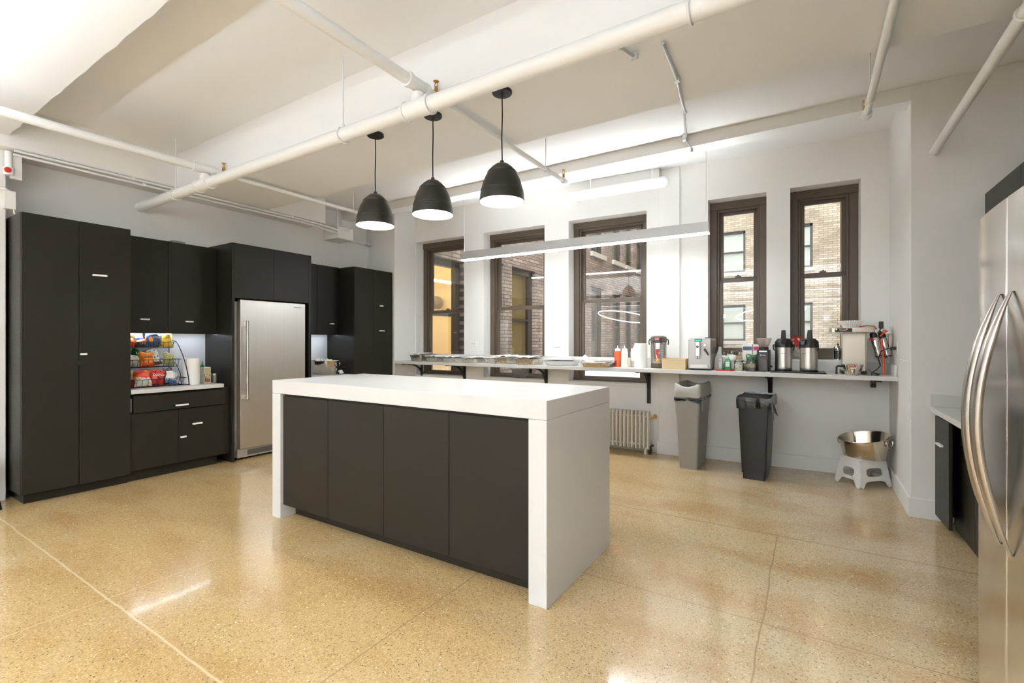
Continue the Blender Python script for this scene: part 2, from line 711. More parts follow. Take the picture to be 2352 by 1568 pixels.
wl = struct(MB().box(XL - 0.2, XL, YB, 6.3, 0, 3.6).build('wall_left', WALL, smooth=0))
struct(MB().box(XL - 0.05, -5.53, YB, 4.06, 2.906, ZC + 0.1).build('trim_1', WALL, smooth=0, bevel=0.01))
struct(MB().box(XL - 0.1, -5.66, 0.55, 1.08, 0, 3.0).build('wall_column', WALL, smooth=0, bevel=0.005))
struct(MB().prism([(XL - 0.1, 5.085), (-5.30, 5.085), (-5.276, 5.80), (XL - 0.1, 5.80)], 'z', 0, 3.6).build('wall_pier', WALL, smooth=0, bevel=0.004))
struct(MB().box(XR, XR + 0.2, YB, 4.7, 0, 3.6).build('wall_right', WALL, smooth=0))
struct(MB().box(XL - 0.2, XR + 0.2, YB - 0.2, YB, 0, 3.6).build('wall_back', WALL, smooth=0))
struct(MB().box(0.645, 2.2, 4.625, 6.3, 0, 3.6).build('wall_pillar', WALL, smooth=0, bevel=0.004))
struct(MB().box(0.63, 0.645, 4.61, 5.77, 0, 0.145).build('baseboard_return', WALL, smooth=0, bevel=0.003))
struct(MB().box(0.63, 0.82, 4.608, 4.625, 0, 0.145).build('baseboard_right', WALL, smooth=0, bevel=0.003))
struct(MB().box(0.638, 0.645, 4.66, 5.10, 0.72, 1.17).build('trim_2', WALL, smooth=0, bevel=0.002))

# window wall (its own slightly turned frame)
WW = ((-5.282, -4.346, 0.80, 2.89), (-4.0, -3.022, 0.80, 2.89), (-2.672, -1.661, 0.80, 2.895),
      (-0.974, -0.392, 1.13, 2.915), (-0.173, 0.424, 1.13, 2.92))
wf = holder('wall_window', (0, Y0, 0), PSI)
struct(holes_wall(-5.75, 0.9, 0, 3.6, WW, 0.34, 'wall_surface', WALL, wf))
struct(MB().box(-1.51, -1.275, -0.035, 0.01, 0, 3.345).build('pilaster', WALL, wf, smooth=0, bevel=0.003))
struct(MB().box(-1.275, 0.645, -0.016, 0.002, 0, 0.145).build('baseboard', WALL, wf, smooth=0, bevel=0.003))
struct(MB().box(-1.53, -1.262, -0.052, -0.03, 0, 0.145).build('baseboard', WALL, wf, smooth=0, bevel=0.003))
struct(MB().box(-2.62, -1.49, -0.10, 0.01, 3.205, 3.35).build('soffit_box', WALL, wf, smooth=0, bevel=0.004))


def make_window(n, x0, x1, z0, z1, zmeet):
    """double hung sash window set back in its reveal; local frame of the window wall"""
    h = holder('window_%d' % n, (0, Y0, 0), PSI)
    d0 = 0.175
    f = MB()
    fw = 0.075
    f.box(x0, x0 + fw, d0, d0 + 0.12, z0, z1)
    f.box(x1 - fw, x1, d0, d0 + 0.12, z0, z1)
    f.box(x0, x1, d0 - 0.01, d0 + 0.12, z1 - 0.085, z1)
    fb = 0.035 if z0 < 1 else 0.09
    f.box(x0, x1, d0 - 0.01, d0 + 0.12, z0, z0 + fb)
    f.box(x0 + fw, x0 + fw + 0.022, d0 + 0.02, d0 + 0.12, z0, z1)
    f.box(x1 - fw - 0.022, x1 - fw, d0 + 0.02, d0 + 0.12, z0, z1)
    f.box(x0, x1, d0 + 0.02, d0 + 0.12, z1 - 0.11, z1 - 0.08)
    struct(f.build('window_frame', BROWN, h, smooth=0, bevel=0.004))
    a, b = x0 + fw + 0.015, x1 - fw - 0.015
    st = 0.045
    for nm, za, zb, d in (('upper_sash', zmeet - 0.02, z1 - 0.09, d0 + 0.075), ('lower_sash', z0 + fb - 0.02, zmeet + 0.03, d0 + 0.035)):
        s = MB()
        s.box(a, a + st, d, d + 0.035, za, zb)
        s.box(b - st, b, d, d + 0.035, za, zb)
        s.box(a, b, d, d + 0.035, za, za + 0.05)
        s.box(a, b, d, d + 0.035, zb - 0.05, zb)
        so = struct(s.build(nm, BROWN, h, smooth=0, bevel=0.003))
        struct(MB().box(a + st - 0.003, b - st + 0.003, d + 0.016, d + 0.019, za + 0.047, zb - 0.047).build('pane', GLASS, so, smooth=0))
    lk = MB().box((a + b) / 2 - 0.03, (a + b) / 2 + 0.03, d0 + 0.03, d0 + 0.06, zmeet + 0.03, zmeet + 0.045)
    lk.box((a + b) / 2 - 0.01, (a + b) / 2 + 0.01, d0 + 0.02, d0 + 0.06, zmeet + 0.04, zmeet + 0.055)
    struct(lk.build('sash_lock', BROWN, h, smooth=0, bevel=0.002))
    struct(MB().box(x0 - 0.0, x1 + 0.0, -0.012, d0 + 0.01, z0 - 0.03, z0 + 0.004).build('window_sill', WALL, h, smooth=0, bevel=0.003))


for i, (a, b, c, d) in enumerate(WW):
    make_window(i + 1, a, b, c, d, (1.785, 1.80, 1.85, 2.02, 2.015)[i])

# ------------------------------------------------------------------ cabinets along the left wall
XF = -5.33


def pull(parent, y0, y1, z, x, nx=1):
    """edge pull on a front facing +x"""
    return MB().box(x, x + 0.022 * nx, y0, y1, z - 0.008, z + 0.008).build('handle', PULL, parent, smooth=0, bevel=0.003)


def cabinet(name, label, y0, y1, z0, z1, xf, doors, toe=0.0, pulls=(), xb=XL + 0.001, group=None):
    t = thing(name, label, 'cabinet', (0, 0, 0), 0, group)
    MB().box(xb, xf - 0.022, y0, y1, z0 + (toe or 0.02), z1).build('body', CAB, t, smooth=0, bevel=0.001)
    if toe:
        MB().box(xb, xf - 0.075, y0 + (0.03 if name == 'pantry_cabinet' else 0), y1, 0, toe).build('toe_kick', CAB, t, smooth=0)
    for di, (a, b, c, d) in enumerate(doors):
        dr = MB().box(xf - 0.02, xf, a + 0.002, b - 0.002, c + 0.002, d - 0.002).build('door', CAB, t, smooth=0, bevel=0.0015)
        for (k, p, q, z) in pulls:
            if k == di:
                pull(dr, p, q, z, xf)
    return t


pan = cabinet('pantry_cabinet', 'tall dark pantry cabinet with two full height doors beside the white column', 1.10, 1.822, 0, 2.36, XF,
              [(1.10, 1.455, 0.085, 2.36), (1.455, 1.822, 0.085, 2.36)], 0.085,
              [(1, 1.544, 1.644, 1.904), (1, 1.459, 1.505, 1.211)])
MB().box(XF, XF + 0.012, 1.440, 1.468, 1.115, 1.155).build('lock', BLACKM, pan, smooth=0, bevel=0.002)
cabinet('wall_cabinet', 'dark two door wall cabinet hung above the snack rack', 1.824, 2.728, 1.40, 2.365, -5.65,
        [(1.824, 2.25, 1.40, 2.365), (2.25, 2.728, 1.40, 2.365)], 0, [(0, 2.004, 2.085, 1.541), (1, 2.408, 2.484, 1.533)])
bc = thing('base_cabinet', 'dark base cabinet with one wide drawer under the snack counter', 'cabinet')
MB().box(XL + 0.001, XF - 0.045, 1.824, 2.728, 0.1, 0.825).build('body', CAB, bc, smooth=0)
MB().box(XL + 0.001, XF - 0.10, 1.824, 2.62, 0, 0.1).build('toe_kick', CAB, bc, smooth=0)
dwr = MB().box(XF - 0.04, XF, 1.846, 2.66, 0.65, 0.805).build('drawer', CAB, bc, smooth=0, bevel=0.0015)
pull(dwr, 2.186, 2.298, 0.686, XF)
MB().box(XF - 0.045, XF - 0.03, 1.826, 1.842, 0.66, 0.785).build('latch', STEELV, bc, smooth=0, bevel=0.002)
dl = MB().box(XF - 0.042, XF - 0.02, 1.826, 2.219, 0.11, 0.642).build('door', CAB, bc, smooth=0, bevel=0.0015)
dr = MB().box(XF - 0.042, XF - 0.02, 2.223, 2.65, 0.11, 0.642).build('door', CAB, bc, smooth=0, bevel=0.0015)
pull(dr, 2.346, 2.436, 0.477, XF - 0.02)
pull(dr, 2.236, 2.287, 0.36, XF - 0.02)
tag(MB().box(XL + 0.002, XF + 0.004, 1.826, 2.645, 0.828, 0.868).build('countertop', QUARTZ, smooth=0, bevel=0.003),
    'short white countertop holding the snack rack and paper towels', 'countertop')

fr_c = thing('fridge_surround', 'dark cabinet surround with two doors above the single door fridge', 'cabinet')
MB().box(XL + 0.001, XF, 2.731, 2.757, 0, 2.402).build('side_panel', CAB, fr_c, smooth=0, bevel=0.001)
MB().box(XL + 0.001, XF, 3.662, 3.697, 0, 2.402).build('side_panel', CAB, fr_c, smooth=0, bevel=0.001)
MB().box(XL + 0.001, XF - 0.022, 2.757, 3.662, 1.80, 2.40).build('body', CAB, fr_c, smooth=0)
for a, b in ((2.757, 3.205), (3.205, 3.662)):
    MB().box(XF - 0.02, XF, a + 0.002, b - 0.002, 1.80, 2.402).build('door', CAB, fr_c, smooth=0, bevel=0.0015)
MB().box(XL + 0.001, XL + 0.02, 2.757, 3.662, 0, 1.80).build('back_panel', CABIN, fr_c, smooth=0)

fw_c = thing('wall_cabinet', 'narrow dark wall cabinet hung above the party bucket beyond the fridge', 'cabinet')
MB().box(XL + 0.001, -5.672, 3.70, 4.362, 1.432, 2.365).build('body', CAB, fw_c, smooth=0)
MB().box(-5.67, -5.65, 3.70, 4.010, 1.412, 2.365).build('filler_panel', CAB, fw_c, smooth=0, bevel=0.0015)
d_ = MB().box(-5.67, -5.65, 4.014, 4.362, 1.412, 2.365).build('door', CAB, fw_c, smooth=0, bevel=0.0015)
pull(d_, 4.205, 4.269, 1.567, -5.65)
fb_c = thing('base_cabinet', 'dark base cabinet under the party bucket, mostly hidden behind the island', 'cabinet')
MB().box(XL + 0.001, XF - 0.045, 3.70, 4.362, 0.1, 0.825).build('body', CAB, fb_c, smooth=0)
MB().box(XL + 0.001, XF - 0.10, 3.70, 4.362, 0, 0.1).build('toe_kick', CAB, fb_c, smooth=0)
MB().box(XF - 0.042, XF - 0.02, 3.702, 4.360, 0.11, 0.82).build('door', CAB, fb_c, smooth=0, bevel=0.0015)
tag(MB().box(XL + 0.002, XF + 0.004, 3.70, 4.362, 0.828, 0.868).build('countertop', QUARTZ, smooth=0, bevel=0.003),
    'short white countertop under the steel party bucket', 'countertop')
ft = cabinet('pantry_cabinet', 'tall dark two door cabinet standing in the corner next to the window alcove', 4.365, 5.07, 0, 2.36, XF,
             [(4.365, 4.705, 0.085, 2.36), (4.705, 5.07, 0.085, 2.36)], 0.085,
             [(1, 4.818, 4.876, 1.841), (1, 4.810, 4.902, 1.477)])
MB().box(XF, XF + 0.012, 4.668, 4.692, 1.13, 1.17).build('lock', BLACKM, ft, smooth=0, bevel=0.002)

for y0, y1, lab in ((1.83, 2.72, 'cool white led strip under the cabinet above the snack rack'),
                    (3.71, 4.35, 'cool white led strip under the cabinet above the party bucket')):
    ls = thing('led_strip', lab, 'light strip', (-5.76, (y0 + y1) / 2, 1.4195 if y0 < 3 else 1.4315), 0, 'under cabinet led strips')
    hy = (y1 - y0) / 2
    MB().box(-0.015, 0.015, -hy, hy, -0.010, 0.0).build('housing', ALU, ls, smooth=0)
    MB().box(-0.011, 0.011, -hy + 0.01, hy - 0.01, -0.014, -0.0101).build('diffuser', GLOW_STRIP, ls, smooth=0)

# single door fridge
fg = thing('refrigerator', 'single door stainless fridge with long bar handle built into dark cabinets', 'refrigerator', (0, 0, 0))
MB().box(XL + 0.05, -5.385, 2.782, 3.612, 0.03, 1.765).build('body', M('fridge_side', (168, 164, 158), 0.4, 0.5), fg, smooth=0, bevel=0.003)
fd = MB().box(-5.372, -5.322, 2.812, 3.608, 0.128, 1.785).build('door', STEEL, fg, smooth=0, bevel=0.006)
hb = MB().tube([(-5.264, 2.862, 0.68), (-5.264, 2.862, 1.545)], 0.0145, 16)
hb.box(-5.322, -5.255, 2.850, 2.876, 0.675, 0.735).box(-5.322, -5.255, 2.850, 2.876, 1.478, 1.548)
hb.build('handle', STEELV, fd, bevel=0.002)
bd = MB().box(-5.322, -5.3185, 3.452, 3.562, 1.712, 1.752).build('badge', M('badge_silver', (230, 228, 222), 0.3, 0.4), fd, smooth=0)
text(bd, 'badge_lettering', 'FRIGIDAIRE', 0.017, INK, (-5.3183, 3.507, 1.734), FACE_X)
gr = MB().box(-5.40, -5.345, 2.795, 3.612, 0.028, 0.122).build('kick_panel', M('kick_metal', (176, 172, 166), 0.35, 0.6), fg, smooth=0, bevel=0.004)
vt = MB()
for i in range(8):
    z = 0.048 + i * 0.0075
    vt.box(-5.347, -5.3435, 2.905, 3.52, z, z + 0.0045)
vt.build('vent_grille', BLACKM, gr, smooth=0)
for y in (2.84, 3.56):
    MB().lathe([(0.02, 0), (0.02, 0.03)], 12, (-5.42, y, 0)).build('foot', BLACKP, fg)

# ------------------------------------------------------------------ island
isl = thing('kitchen_island', 'white waterfall edge island with dark doors in the middle of the floor', 'kitchen island', (-2.27, 2.49, 0))
IX0, IX1, IY0, IY1, IZ = -1.172, 1.175, -0.433, 0.432, 1.028
def wf_quartz():
    m = MB()
    m.box(IX0, IX1, IY0, IY1, IZ - 0.097, IZ)
    return m
wf_quartz().build('countertop', QUARTZ, isl, smooth=0, bevel=0.003)
MB().box(IX0, IX0 + 0.103, IY0, IY1, 0, IZ - 0.098).build('side_panel', QUARTZ, isl, smooth=0, bevel=0.003)
MB().box(IX1 - 0.105, IX1, IY0, IY1, 0, IZ - 0.098).build('side_panel', QUARTZ, isl, smooth=0, bevel=0.003)
MB().box(IX0 + 0.104, IX1 - 0.106, IY0 + 0.045, IY1 - 0.02, 0.10, IZ - 0.098).build('body', CABIN, isl, smooth=0)
MB().box(IX0 + 0.104, IX1 - 0.106, IY0 + 0.125, IY1 - 0.1, 0, 0.10).build('toe_kick', CABI, isl, smooth=0)
MB().box(IX0 + 0.104, IX1 - 0.106, IY0 + 0.035, IY0 + 0.045, IZ - 0.118, IZ - 0.098).build('reveal_strip', CABIN, isl, smooth=0)
xs = [IX0 + 0.104, -0.542, 0.003, 0.536, IX1 - 0.106]
for a, b in zip(xs[:-1], xs[1:]):
    MB().box(a + 0.002, b - 0.002, IY0 + 0.022, IY0 + 0.044, 0.10, IZ - 0.114).build('door', CABI, isl, smooth=0, bevel=0.0015)

# ------------------------------------------------------------------ pendants
def make_pendant():
    t = thing('pendant_lamp', 'black', 'pendant lamp', (-2.222, 2.49, ZS), 0, 'black dome pendants over the island')
    MB().lathe([(0.0, 0.0), (0.062, 0.0), (0.064, -0.012), (0.06, -0.018), (0.008, -0.020), (0.006, -0.04), (0, -0.04)], 32).build('canopy', BLACKM, t)
    MB().tube([(0, 0, -0.02), (0.002, 0.001, -0.15), (-0.002, 0, -0.3), (0.001, 0, -0.44)], 0.0042, 8).build('cord', BLACKP, t)
    H = 0.245
    out = [(0.0, -0.44), (0.012, -0.44), (0.012, -0.455)]
    prof = [(0.012, 0.0), (0.040, 0.008), (0.066, 0.028), (0.079, 0.045), (0.084, 0.047), (0.084, 0.054), (0.093, 0.058), (0.093, 0.066), (0.108, 0.092),
            (0.121, 0.125), (0.130, 0.160), (0.1325, 0.172), (0.1355, 0.175), (0.134, 0.180), (0.137, 0.186), (0.1355, 0.191), (0.138, 0.198),
            (0.140, 0.225), (0.143, H), (0.1405, H)]
    inn = [(0.136, 0.22), (0.128, 0.17), (0.104, 0.095), (0.07, 0.045), (0.03, 0.02), (0.0, 0.018)]
    sh = MB().lathe(out + [(r, -0.455 - z) for r, z in prof], 48)
    shade = sh.build('shade', M('shade_black', (44, 41, 37), 0.38, 0.25, var=0.05, spec=0.5), t, smooth=25)
    MB().lathe([(r, -0.455 - z) for r, z in ([(0.1400, H - 0.001)] + inn)], 48).build('reflector', M('reflector_white', (248, 248, 246), 0.35), shade)
    MB().lathe([(0.0, -0.50), (0.02, -0.50), (0.02, -0.545), (0.0, -0.545)], 16).build('socket', WHITEP, t)
    MB().lathe([(0.0, -0.545), (0.018, -0.548), (0.034, -0.575), (0.038, -0.60), (0.03, -0.63), (0.0, -0.642)], 20).build('bulb', GLOW_BULB, t)
    return t


p0 = make_pendant()
p0['label'] = 'black dome pendant lamp above the island, middle of the three'
dup(p0, (-2.801, 2.49, ZS), 0.3, 'black dome pendant lamp above the island, nearest the dark cabinets')
dup(p0, (-1.644, 2.49, ZS), 0.7, 'black dome pendant lamp above the island, nearest the coffee shelf')


# ------------------------------------------------------------------ linear lamps
def linear_lamp(label, xa, xb, y, z, h, w, glow, rz=0, zc=ZC, upglow=None, group='suspended linear office lamps', cable=0.0015):
    t = thing('linear_pendant_lamp', label, 'linear lamp', ((xa + xb) / 2, y, z), rz, group)
    L_ = (xb - xa) / 2
    m = MB().box(-L_, L_, -w / 2, w / 2, 0.004, h - 0.048)
    for sg in (-1, 1):
        m.box(-L_, L_, min(sg * w / 2, sg * (w / 2 - 0.004)), max(sg * w / 2, sg * (w / 2 - 0.004)), h - 0.0481, h)
        m.box(min(sg * L_, sg * (L_ - 0.004)), max(sg * L_, sg * (L_ - 0.004)), -w / 2, w / 2, h - 0.0481, h)
    m.build('housing', ALU, t, smooth=0)
    MB().box(-L_ + 0.004, L_ - 0.004, -w / 2 + 0.004, w / 2 - 0.004, -0.008, 0.0039).build('diffuser', glow, t, smooth=0)
    MB().box(-L_ + 0.006, L_ - 0.006, -w / 2 + 0.006, w / 2 - 0.006, h - 0.0475 if group.startswith('linear') else h - 0.002, h - 0.0465 if group.startswith('linear') else h - 0.001).build('uplight_diffuser', upglow, t, smooth=0)
    for sx_ in (-L_ + 0.03, L_ - 0.03):
        MB().tube([(sx_, 0, h), (sx_, 0, zc - z)], cable, 6).build('suspension_cable', ALU, t)
    return t


linear_lamp('long silver linear pendant lamp over the white wall shelf', -3.83, -0.825, 4.88, 2.375, 0.105, 0.075, GLOW_SHELF, 0.012, 3.345, GLOW_SHELF_UP,
            group='linear lamp over the shelf', cable=0.0025)
linear_lamp('linear office lamp hanging just left of the camera, outside the picture', -4.9, 1.0, 0.16, 2.42, 0.08, 0.09, GLOW_OFFICE, upglow=GLOW_UP_NEAR)
linear_lamp('linear office lamp hanging second row behind the camera', -4.9, 1.6, -2.6, 2.42, 0.08, 0.09, GLOW_OFFICE, upglow=GLOW_UP)
linear_lamp('linear office lamp hanging last row behind the camera', -4.9, 1.6, -5.4, 2.42, 0.08, 0.09, GLOW_OFFICE, upglow=GLOW_UP)
GLOW_RING = emission('ring_glow', WARM, E_RING)
RINGS = ((-4.5, -4.0, 0.9, 2.15), (-2.4, -4.0, 1.0, 2.2), (-0.2, -4.0, 0.9, 2.15))
RN = ('left of three', 'middle of three', 'right of three')
for i, (x, y, r, z) in enumerate(RINGS):
    t = thing('ring_lamp', 'large glowing led hoop lamp hanging behind the camera, ' + RN[i], 'ring lamp', (x, y, z), 0, 'led hoop lamps')
    tl = Euler((0.16 * (-1) ** i, 0.12 * (-1) ** (i // 2), 0)).to_matrix()
    MB().tube([tl @ Vector(p) for p in arc((0, 0, 0), r, 0, 2 * PI * 47 / 48, 47, 'xy')], 0.016, 8, closed=True).build('led_tube', GLOW_RING, t)
    for a in (0.5, 2.6, 4.7):
        q = tl @ Vector((r * math.cos(a), r * math.sin(a), 0))
        MB().tube([q, (q.x, q.y, ZC - z - 0.002)], 0.0015, 6).build('suspension_cable', ALU, t)

# ------------------------------------------------------------------ pipes
PY, PZ = 2.10, 2.72
mp_ = thing('sprinkler_main', 'thick white sprinkler main pipe running below the ceiling over the island', 'pipe', (0, PY, PZ))
MB().tube([(XL - 0.02, 0, 0), (XR + 0.02, 0, 0)], 0.046, 24).build('pipe', PIPEW, mp_)
for x in (-4.56, -1.99):
    c = MB().tube([(x - 0.105, 0, 0), (x - 0.088, 0, 0), (x - 0.086, 0, 0), (x + 0.086, 0, 0), (x + 0.088, 0, 0), (x + 0.105, 0, 0)],
                  [0.059, 0.059, 0.053, 0.053, 0.059, 0.059], 24)
    c.tube([(x, 0, 0), (x, 0, 0.07), (x, 0, 0.075), (x, 0, 0.090)], [0.042, 0.042, 0.034, 0.034], 20)
    c.build('tee_fitting', PIPEW, mp_)
for x in (-5.11, -2.68, -0.43):
    h_ = MB().tube(arc((x, 0, 0), 0.051, -PI / 2 - 2.6, -PI / 2 + 2.6, 20, 'yz'), 0.006, 8)
    h_.tube([(x, 0, 0.05), (x, 0, 0.075)], 0.012, 8)
    h_.tube([(x, 0, 0.06), (x, 0, ZC - PZ)], 0.0055, 8)
    h_.build('hanger', PIPEW, mp_)


def sprinkler_head(parent, loc):
    b = MB().lathe([(0.0, -0.02), (0.012, -0.02), (0.012, 0.008), (0.009, 0.010), (0.009, 0.016), (0, 0.016)], 14, loc)
    b.tube([(loc[0] - 0.010, loc[1], loc[2] + 0.012), (loc[0] - 0.011, loc[1], loc[2] + 0.035), (loc[0], loc[1], loc[2] + 0.05)], 0.0028, 6)
    b.tube([(loc[0] + 0.010, loc[1], loc[2] + 0.012), (loc[0] + 0.011, loc[1], loc[2] + 0.035), (loc[0], loc[1], loc[2] + 0.05)], 0.0028, 6)
    b.lathe([(0.0, 0.049), (0.017, 0.049), (0.019, 0.052), (0.0, 0.054)], 14, loc)
    return b.build('sprinkler_head', BRASS, parent)


def branch(label, x, y_near, y_tee, y_end, z, hang_y, head_y, thick=True):
    t = thing('branch_pipe', label, 'pipe', (x, y_tee, z), 0, 'white sprinkler branch pipes')
    d = lambda y: y - y_tee
    MB().tube([(0, d(y_near), 0), (0, 0, 0)], 0.033, 20).build('pipe', PIPEW, t)
    MB().tube([(0, 0.0, 0), (0, d(y_end), 0)], 0.0195, 16).build('thin_pipe', PIPEW, t)
    f = MB().tube([(0, -0.10, 0), (0, -0.075, 0), (0, -0.073, 0), (0, 0.045, 0), (0, 0.047, 0), (0, 0.07, 0), (0, 0.072, 0), (0, 0.13, 0)],
                  [0.045, 0.045, 0.039, 0.039, 0.043, 0.043, 0.032, 0.028], 20)
    f.build('tee_fitting', PIPEW, t)
    e = MB().tube([(0, d(y_end) - 0.03, 0), (0, d(y_end) + 0.015, 0)], 0.026, 16)
    e.build('end_fitting', PIPEW, t)
    for hy in hang_y:
        h_ = MB().tube(arc((0, d(hy), 0), 0.0225, 0, 2 * PI * 15 / 16, 15, 'xz'), 0.004, 6, closed=True)
        h_.tube([(0, d(hy), 0.022), (0, d(hy), (ZS if 2.28 < hy < 3.24 else ZC) - z)], 0.004, 8)
        h_.build('hanger', PIPEW, t)
    for hy in head_y:
        sprinkler_head(t, (0, d(hy), 0.05))
    return t


branch('white branch pipe crossing the main above the middle pendant lamp', -1.99, YB, PY, 4.10, 2.855, [3.72], [2.26, 4.08])
branch('white branch pipe crossing the main near the left cabinets', -4.56, YB, PY, 4.15, 2.855, [3.72], [2.26, 4.12])
t = thing('branch_pipe', 'white branch pipe ending near the ceiling in front of the pillar corner', 'pipe', (0.325, 4.0, 2.855), 0, 'white sprinkler branch pipes')
MB().tube([(0, YB - 4.0, 0), (0, 0, 0)], 0.0215, 16).build('pipe', PIPEW, t)
MB().tube([(0, -0.045, 0), (0, 0.012, 0)], 0.031, 18).build('end_fitting', PIPEW, t)
h_ = MB().tube(arc((0, -0.25, 0), 0.026, 0, 2 * PI * 15 / 16, 15, 'xz'), 0.004, 6, closed=True)
h_.tube([(0, -0.25, 0.024), (0, -0.25, ZC - 2.855)], 0.0045, 8)
h_.lathe([(0.02, 0), (0.02, 0.012)], 12, (0, -0.25, ZC - 2.855 - 0.012))
h_.build('hanger', PIPEW, t)
sprinkler_head(t, (-0.01, -0.03, 0.04))
t = thing('branch_pipe', 'white branch pipe entering the pillar wall above the right counter', 'pipe', (0.776, 4.62, 2.72), 0, 'white sprinkler branch pipes')
MB().tube([(0, -2.02, 0.18), (0, -2.02, 0.06), (0, -2.0, 0.015), (0, -1.96, 0), (0, 0.02, 0)], 0.028, 18).build('pipe', PIPEW, t)
h_ = MB().tube(arc((0, -1.75, 0), 0.032, 0, 2 * PI * 15 / 16, 15, 'xz'), 0.005, 6, closed=True)
h_.tube([(0, -1.75, 0.03), (0, -1.75, ZS - 2.72)], 0.006, 8)
h_.build('hanger', PIPEW, t)

# white pipe under the alcove ceiling
t = thing('insulated_pipe', 'fat white insulated pipe with rounded end under the alcove ceiling', 'pipe', (0, Y0, 0), PSI)
pts = [(-5.3, -0.19, 3.14), (-1.42, -0.19, 3.14)]
rr = [0.062, 0.062]
for i in range(1, 6):
    a = i / 5 * PI / 2
    pts.append((-1.42 + 0.062 * math.sin(a), -0.19, 3.14))
    rr.append(max(0.062 * math.cos(a), 0.002))
MB().tube([(-2.58, -0.19, 3.14)] + pts[1:], [0.062] + rr[1:], 24).build('pipe', PIPEW, t)
MB().tube([(-2.56, -0.19, 3.14), (-2.56, -0.08, 3.14), (-2.56, 0.02, 3.14)], 0.06, 18).build('elbow', PIPEW, t)
for x in (-2.3, -1.55):
    MB().tube([(x, -0.19, 3.19), (x, -0.19, 3.345)], 0.006, 8).build('hanger', PIPEW, t)

# conduits on the left wall
def strap_conduit(label, pts, r, mat, straps, name='conduit'):
    t = thing(name, label, 'conduit', pts[0])
    o = Vector(pts[0])
    MB().tube([Vector(p) - o for p in pts], r, 10).build('tube', mat, t)
    for p in straps:
        q = Vector(p) - o
        MB().box(q.x - r * 1.6, q.x + r * 1.6, q.y - 0.014, q.y + 0.014, q.z - r * 1.3, q.z + r * 1.3).build('strap', mat, t, smooth=0, bevel=0.002)
    return t


xc = -5.515
strap_conduit('white upper conduit running along the top of the left wall', [(xc, 1.10, 2.884), (xc, 1.6, 2.886), (xc, 2.25, 2.885), (xc, 3.7, 2.885), (xc - 0.02, 3.95, 2.885), (xc - 0.08, 4.15, 2.895), (xc - 0.10, 4.33, 2.885)],
              0.011, PIPEW, [(xc, 1.9, 2.885), (xc, 3.55, 2.885)])
strap_conduit('white lower conduit running along the top of the left wall', [(xc - 0.03, 1.10, 2.860), (xc - 0.03, 1.6, 2.858), (xc - 0.03, 3.6, 2.858), (xc - 0.04, 3.9, 2.855), (xc - 0.08, 4.15, 2.845), (xc - 0.10, 4.33, 2.840)],
              0.011, PIPEW, [(xc - 0.03, 2.0, 2.858), (xc - 0.03, 3.7, 2.857)])
jb = thing('junction_box', 'white electrical junction box high on the left wall beside the window alcove', 'junction box', (XL, 4.44, 2.86))
MB().box(0, 0.31, -0.135, 0.135, -0.085, 0.085).build('body', WALL, jb, smooth=0, bevel=0.003)
MB().box(0.31, 0.313, -0.13, 0.13, -0.08, 0.08).build('cover', WALL, jb, smooth=0, bevel=0.001)
for k, r_ in enumerate((0.012, 0.016, 0.024, 0.016)):
    MB().lathe([(r_, 0), (r_, 0.0015), (r_ - 0.003, 0.0015), (r_ - 0.003, 0)], 16).xf(Matrix.Translation((0.313, -0.06 + 0.045 * k, 0.045)) @ Matrix.Rotation(PI / 2, 4, 'Y')).build('knockout', WALL, jb)
strap_conduit('white conduit dropping from the alcove ceiling into the junction box', [(-5.66, 4.34, 3.2), (-5.66, 4.34, 2.948)], 0.012, PIPEW, [])
t = thing('cable_bundle', 'short bundle of white cables between junction box and pier wall', 'cable', (-5.86, 4.58, 2.84))
for k in range(4):
    MB().tube([(0, 0, 0.02 * k - 0.03), (0.01, 0.15, 0.02 * k - 0.03), (0.03 * k, 0.3, 0.0 + 0.012 * k), (0.02, 0.50, 0.01 * k - 0.02)], 0.006, 8).build('cable', PIPEW, t)
MB().box(0.0, 0.06, 0.42, 0.50, -0.03, 0.03).build('clamp', ALU, t, smooth=0, bevel=0.003)

# pipe stub with a red cap and switch box by the column
t = thing('drain_stub', 'white vertical pipe stub with a red cap beside the column', 'pipe', (-5.63, 1.09, 2.73))
MB().tube([(0, 0, 0), (0, 0, 0.168)], 0.024, 16).build('pipe', PIPEW, t)
MB().lathe([(0.03, -0.03), (0.034, -0.02), (0.034, 0.03), (0.03, 0.034)], 16).build('collar', PIPEW, t)
MB().lathe([(0.0, 0), (0.022, 0.0), (0.022, 0.012), (0.016, 0.016), (0, 0.016)], 14).xf(Matrix.Translation((0.03, -0.012, 0.005)) @ Matrix.Rotation(PI / 2, 4, 'Y')).build('cap', RED, t)
MB().box(-0.03, 0.0, 0.01, 0.08, -0.05, 0.16).build('back_plate', WALL, t, smooth=0, bevel=0.003)
t = thing('switch_box', 'small white surface switch box beside the column above the tall pantry', 'switch', (-5.63, 1.09, 2.50))
MB().box(-0.03, 0.02, -0.03, 0.04, -0.08, 0.07).build('body', WALL, t, smooth=0, bevel=0.004)
MB().tube([(0.0, 0.0, 0.06), (0.0, -0.02, 0.085), (-0.02, -0.3, 0.095)], 0.012, 10).build('conduit', PIPEW, t)
t = thing('wall_cable', 'thin white cable looping down to the top of the pantry', 'cable', (-5.63, 1.12, 2.42))
MB().tube([(0, 0, 0), (0.0, 0.003, -0.03), (0.02, 0.02, -0.055), (0.06, 0.05, -0.057)], 0.006, 8).build('cable', PIPEW, t)

